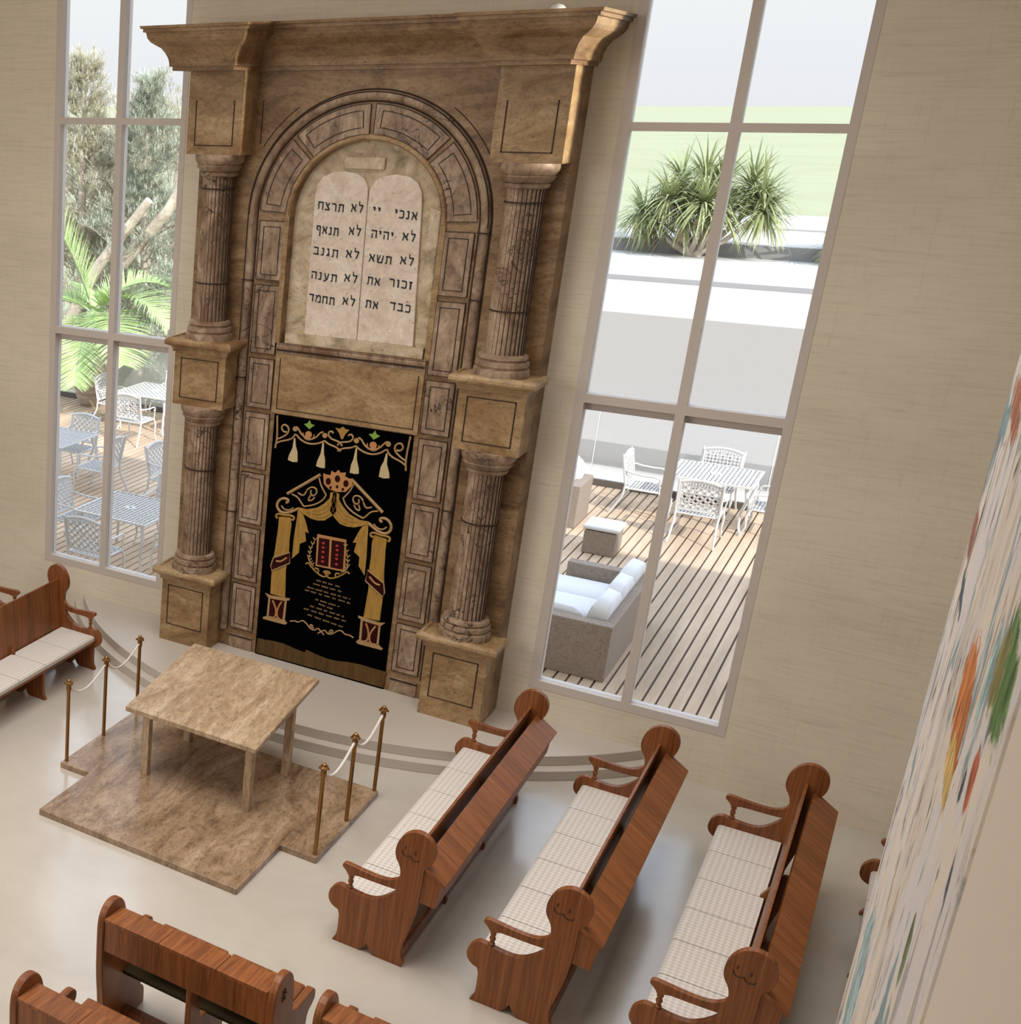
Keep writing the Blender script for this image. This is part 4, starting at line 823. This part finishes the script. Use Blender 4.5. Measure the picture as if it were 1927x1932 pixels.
cushion('seat_cushion',-4.58,-3.92,7.03,7.58,.30,.46,ac); cushion('back_cushion',-4.58,-3.84,7.42,7.62,.46,.98,ac)
# ------------------------------------------------------------------ planting
def blade(mb,p,d,L,w,droop,n=3,up=Vector((0,0,1)),mat=0,fold=.25):
    d=Vector(d).normalized(); side=d.cross(up); side=side.normalized() if side.length>1e-3 else Vector((1,0,0)); pts=[]; q=Vector(p); dd=d.copy()
    vs=[];b=len(mb.v)
    for i in range(n+1):
        ww=w*(1-(i/n)**1.6)*(.6+.4*min(1,i*2/n+.3)); vs+= [q-side*ww/2,q+side*ww/2]
        q=q+dd*(L/n); dd=(dd+Vector((0,0,-droop))/n).normalized()
    mb.add(vs,[(2*i,2*i+1,2*i+3,2*i+2) for i in range(n)],mat)
def frond(root,az,el,L,droop,name='frond'):
    q=MB(); pts=[]; d=Vector((cos(az)*cos(el),sin(az)*cos(el),sin(el))); p=Vector(root); n=18; dirs=[]
    for i in range(n+1):
        pts.append(p.copy()); dirs.append(d.copy()); p=p+d*(L/n); d=(d+Vector((0,0,-droop/n))).normalized()
    q.tube(pts,[.022*(1-.8*i/n)+.004 for i in range(n+1)],6,1)
    rr=random.Random(int(az*100)+5)
    N=84
    for k in range(N):
        t=.12+.88*k/N; i=min(int(t*n),n-1); f=t*n-i; P=pts[i].lerp(pts[i+1],f); D=dirs[i]
        side=D.cross(Vector((0,0,1))); side=side.normalized() if side.length>1e-3 else Vector((1,0,0)); up=side.cross(D).normalized()
        ll=.82*(sin(pi*min(1,t*.85+.12)))**.6*(L/2.2)+.05
        for s in (-1,1):
            dv=(side*s*.8+D*.55+up*.28+Vector((rr.uniform(-.08,.08),rr.uniform(-.08,.08),rr.uniform(-.08,.08)))).normalized()
            blade(q,P,dv,ll,.035,.35,3,up)
    return q
bp=empty('bottle_palm',(-13.57,9.28,0),label='bottle palm with swollen ringed trunk and feathery green fronds at the terrace edge',cat='palm')
# planter hole reaches the deck top
MB().lathe([(.20,0),(.25,.08),(.31,.25),(.335,.45),(.32,.65),(.27,.85),(.20,1.05),(.14,1.22),(.115,1.32)],(-13.57,9.28,0),36).build('trunk',M['palmtrunk'],bp,True)
MB().lathe([(.118,1.31),(.12,1.4),(.105,1.6),(.08,1.85),(.04,1.98)],(-13.57,9.28,0),24).build('crownshaft',M['crownshaft'],bp,True)
RT=(-13.56,9.28,1.86)
for az,el,L,dr in ((radians(205),radians(72),2.6,.9),(radians(-10),radians(45),2.2,1.9),(radians(-40),radians(25),2.3,1.7),(radians(185),radians(35),1.9,1.9),(radians(60),radians(50),2.0,1.6),(radians(120),radians(40),1.9,1.7),(radians(-70),radians(2),2.0,1.8)):
    frond(RT,az,el,L,dr).build('frond',[M['frond'],M['crownshaft']],bp,True)
def conifer(name,lab,base,H,R,mat,limbs,seed,dens,zc0=.02,spire=True):
    rr=random.Random(seed); t=empty(name,base,label=lab,cat='tree',group='trees beyond the terrace')
    bx,by,bz=base; q=MB(); q.tube([(bx,by,bz),(bx+.1,by,bz+H*.35),(bx-.05,by,bz+H*.7),(bx,by,bz+H*.97)],[R*.055,R*.045,R*.03,.02],8); q.build('trunk',M['bark'],t,True)
    for pts,rad in limbs: MB().tube(pts,[rad,rad*.85,rad*.6][:len(pts)],10).build('limb',M['bark'],t,True)
    f=MB(); tw=MB()
    nb=int(dens)
    for b in range(nb):
        h=rr.random()**.85; z=bz+H*(zc0+(1-zc0)*h); rad=R*(1-h)**.75*(.75+.35*sin(h*19+seed)) if spire else R*sqrt(max(0,1-(2*h-1)**2*.9))
        az=rr.uniform(0,2*pi); r0=rad*rr.uniform(.25,.55); r1=max(.25,rad*rr.uniform(.75,1.12))
        p0=Vector((bx+r0*cos(az),by+r0*sin(az),z)); dirv=Vector((cos(az),sin(az),rr.uniform(.15,.75))); p1=p0+dirv*(r1-r0)
        tw.tube([p0,p1],[.012,.005],4)
        nt_=9
        for k in range(nt_):
            c=p0.lerp(p1,(k+1)/nt_); sd=(dirv.normalized()+Vector((rr.uniform(-.9,.9),rr.uniform(-.9,.9),rr.uniform(-.3,.9)))).normalized()
            sl=rr.uniform(.18,.34)
            for m in range(5):
                cc=c+sd*(sl*m/5)
                for w_ in range(3):
                    dv=(sd*.8+Vector((rr.uniform(-1,1),rr.uniform(-1,1),rr.uniform(-.6,1)))*.75).normalized(); blade(f,cc,dv,rr.uniform(.09,.17),.022,.1,1)
    f.build('foliage',mat,t,True); tw.build('twigs',M['bark'],t,True); return t
conifer('garden_tree','grey-green feathery tree with a tall spire, left half of the left window',(-16.35,13,-.4),7.15,2.5,M['needle'],[],3,520)
conifer('garden_tree','blue-green feathery tree with crossing pale limbs, right half of the left window',(-14.45,12.6,-.4),6.75,2.1,M['needle2'],[([(-15.9,11.6,.9),(-14.95,11.6,2.5),(-13.7,11.5,3.95)],.15),([(-14.6,11.8,2.4),(-13.4,11.8,3.75),(-12.9,11.8,4.6)],.14)],11,460)
conifer('garden_tree','wide grey-green feathery tree filling the gap between the spired trees',(-15.3,15.6,-.4),6.0,3.6,M['needle'],[],23,900,.02,False)
conifer('garden_bush','low blue-green feathery bush beside the palm trunk behind the railing',(-12.9,11.9,-.4),2.9,1.2,M['needle2'],[],31,130,.02,False)
def sword_tree(name,lab,base,heads,seed):
    rr=random.Random(seed); t=empty(name,base,label=lab,cat='tree',group='sword-leaved trees on the roof'); B=Vector(base)
    for hx,hy,hz in heads:
        h=Vector((hx,hy,hz)); m=B.lerp(h,.45)+Vector((0,0,-.12)); MB().tube([B+Vector((rr.uniform(-.1,.1),rr.uniform(-.1,.1),0)),m,h],[.07,.055,.045],8).build('stem',M['bark'],t,True)
        q=MB()
        for k in range(150):
            z=rr.uniform(-.75,1); a=rr.uniform(0,2*pi); c=sqrt(max(0,1-z*z)); d=Vector((c*cos(a),c*sin(a),z))
            blade(q,h+d*.04,d,rr.uniform(.8,1.15),.06,1.0,4)
        for k in range(30):
            a=rr.uniform(0,2*pi); blade(q,h,(cos(a)*.35,sin(a)*.35,-1),rr.uniform(.5,.8),.05,.2,2,mat=1)
        q.build('leaf_head',[M['sword'],M['dryleaf']],t,True)
def bk(p,k=1.064): return (p[0]*k,(p[1]+12)*k-12,5.874-(5.874-p[2])*k)
sword_tree('sword_leaf_tree','many-headed sword-leaved tree on the white roof in the right window',(-5.0,21.2,2.56),[bk(p) for p in [(-5.8,19.2,3.62),(-5.3,18.9,3.95),(-5.25,19.7,4.25),(-4.75,19.3,4.35),(-4.45,19.5,4.2),(-4.3,18.8,3.75),(-3.9,19.6,4.2),(-3.55,19.1,3.75),(-3.65,19.3,4.05),(-4.95,19.0,3.55),(-5.6,19.5,3.4),(-4.6,18.7,3.9)]],5)
sword_tree('sword_leaf_tree','sword-leaved tree at the right edge of the right window, mostly hidden by the frame',(-1.6,21.2,2.56),[bk(p) for p in [(-1.85,19.0,3.55),(-1.3,19.3,3.9),(-1.9,19.6,3.1)]],9)
# ------------------------------------------------------------------ light, sky, camera
w=bpy.data.worlds.new('sky'); SC.world=w; w.use_nodes=True
nt=w.node_tree; bg=nt.nodes['Background']; bg.inputs['Strength'].default_value=1
tc=nt.nodes.new('ShaderNodeTexCoord'); sx=nt.nodes.new('ShaderNodeSeparateXYZ'); nt.links.new(tc.outputs['Generated'],sx.inputs[0])
nt.links.new(ramp(nt,sx.outputs['Z'],[(0,(.89,.89,.93)),(.07,(.94,.96,.97)),(.16,(1.0,1.04,1.12)),(.45,(1.75,1.9,2.15)),(1,(1.5,1.75,2.2))]),bg.inputs['Color'])
def area(name,loc,to,sx,sy,e,c=(1,1,1),spread=None):
    l=bpy.data.lights.new(name,'AREA'); l.shape='RECTANGLE'; l.size=sx; l.size_y=sy; l.energy=e; l.color=c
    if spread is not None: l.spread=spread
    o=bpy.data.objects.new(name,l); COL.objects.link(o); o.location=loc
    o.rotation_euler=(Vector(to)-Vector(loc)).to_track_quat('-Z','Y').to_euler(); return o
sun=bpy.data.lights.new('sun','SUN'); sun.energy=4.6; sun.angle=radians(.6); sun.color=(1,.95,.87)
so_=bpy.data.objects.new('sun',sun); COL.objects.link(so_)
EL,AZ=radians(38),radians(-30.8)
sv=Vector((cos(EL)*cos(AZ),cos(EL)*sin(AZ),sin(EL))); so_.rotation_euler=sv.to_track_quat('Z','Y').to_euler()
area('ceiling_fill',(-4,-4.6,9.1),(-4,-4.6,0),8,5,300,(1,.95,.88),radians(105))  # added unseen area light, brightens floor and furniture tops from above
area('hall_fill',(-8.5,-13.5,6.5),(-4.5,-1,2),6,4,340,(1,.95,.88))  # added unseen area light behind the view, fills from the left front
area('cornice_beam_fill',(-.4,-.85,6.0),(-4,-.85,6.0),.95,1.3,9,(1,.92,.76),radians(4))  # added narrow beam in place of sun on the ark's right-hand faces
cam=bpy.data.cameras.new('camera'); co_=bpy.data.objects.new('camera',cam); COL.objects.link(co_); SC.camera=co_
P_,Y_,F_,CX_,CY_=.328338,-.672163,2353.695,-71.311,996.518
f0=Vector((sin(Y_),cos(Y_),0)); r0=Vector((cos(Y_),-sin(Y_),0)); u0=Vector((0,0,1)); fw=f0*cos(P_)-u0*sin(P_); up=u0*cos(P_)+f0*sin(P_)
mw=Matrix((( r0.x,up.x,-fw.x,0),(r0.y,up.y,-fw.y,-12),(r0.z,up.z,-fw.z,5.87424),(0,0,0,1))); co_.matrix_world=mw
cam.sensor_fit='HORIZONTAL'; cam.sensor_width=36; cam.lens=F_/1927*36; cam.shift_x=(963.5-CX_)/1927; cam.shift_y=-(966-CY_)/1927
cam.clip_start=.05; cam.clip_end=6000
vs=SC.view_settings; vs.view_transform='Standard'; vs.look='None'; vs.gamma=1; vs.exposure=0; vs.use_curve_mapping=False
SC.cycles.use_denoising=True
SC.cycles.max_bounces=8; SC.cycles.transparent_max_bounces=16; SC.cycles.sample_clamp_indirect=4
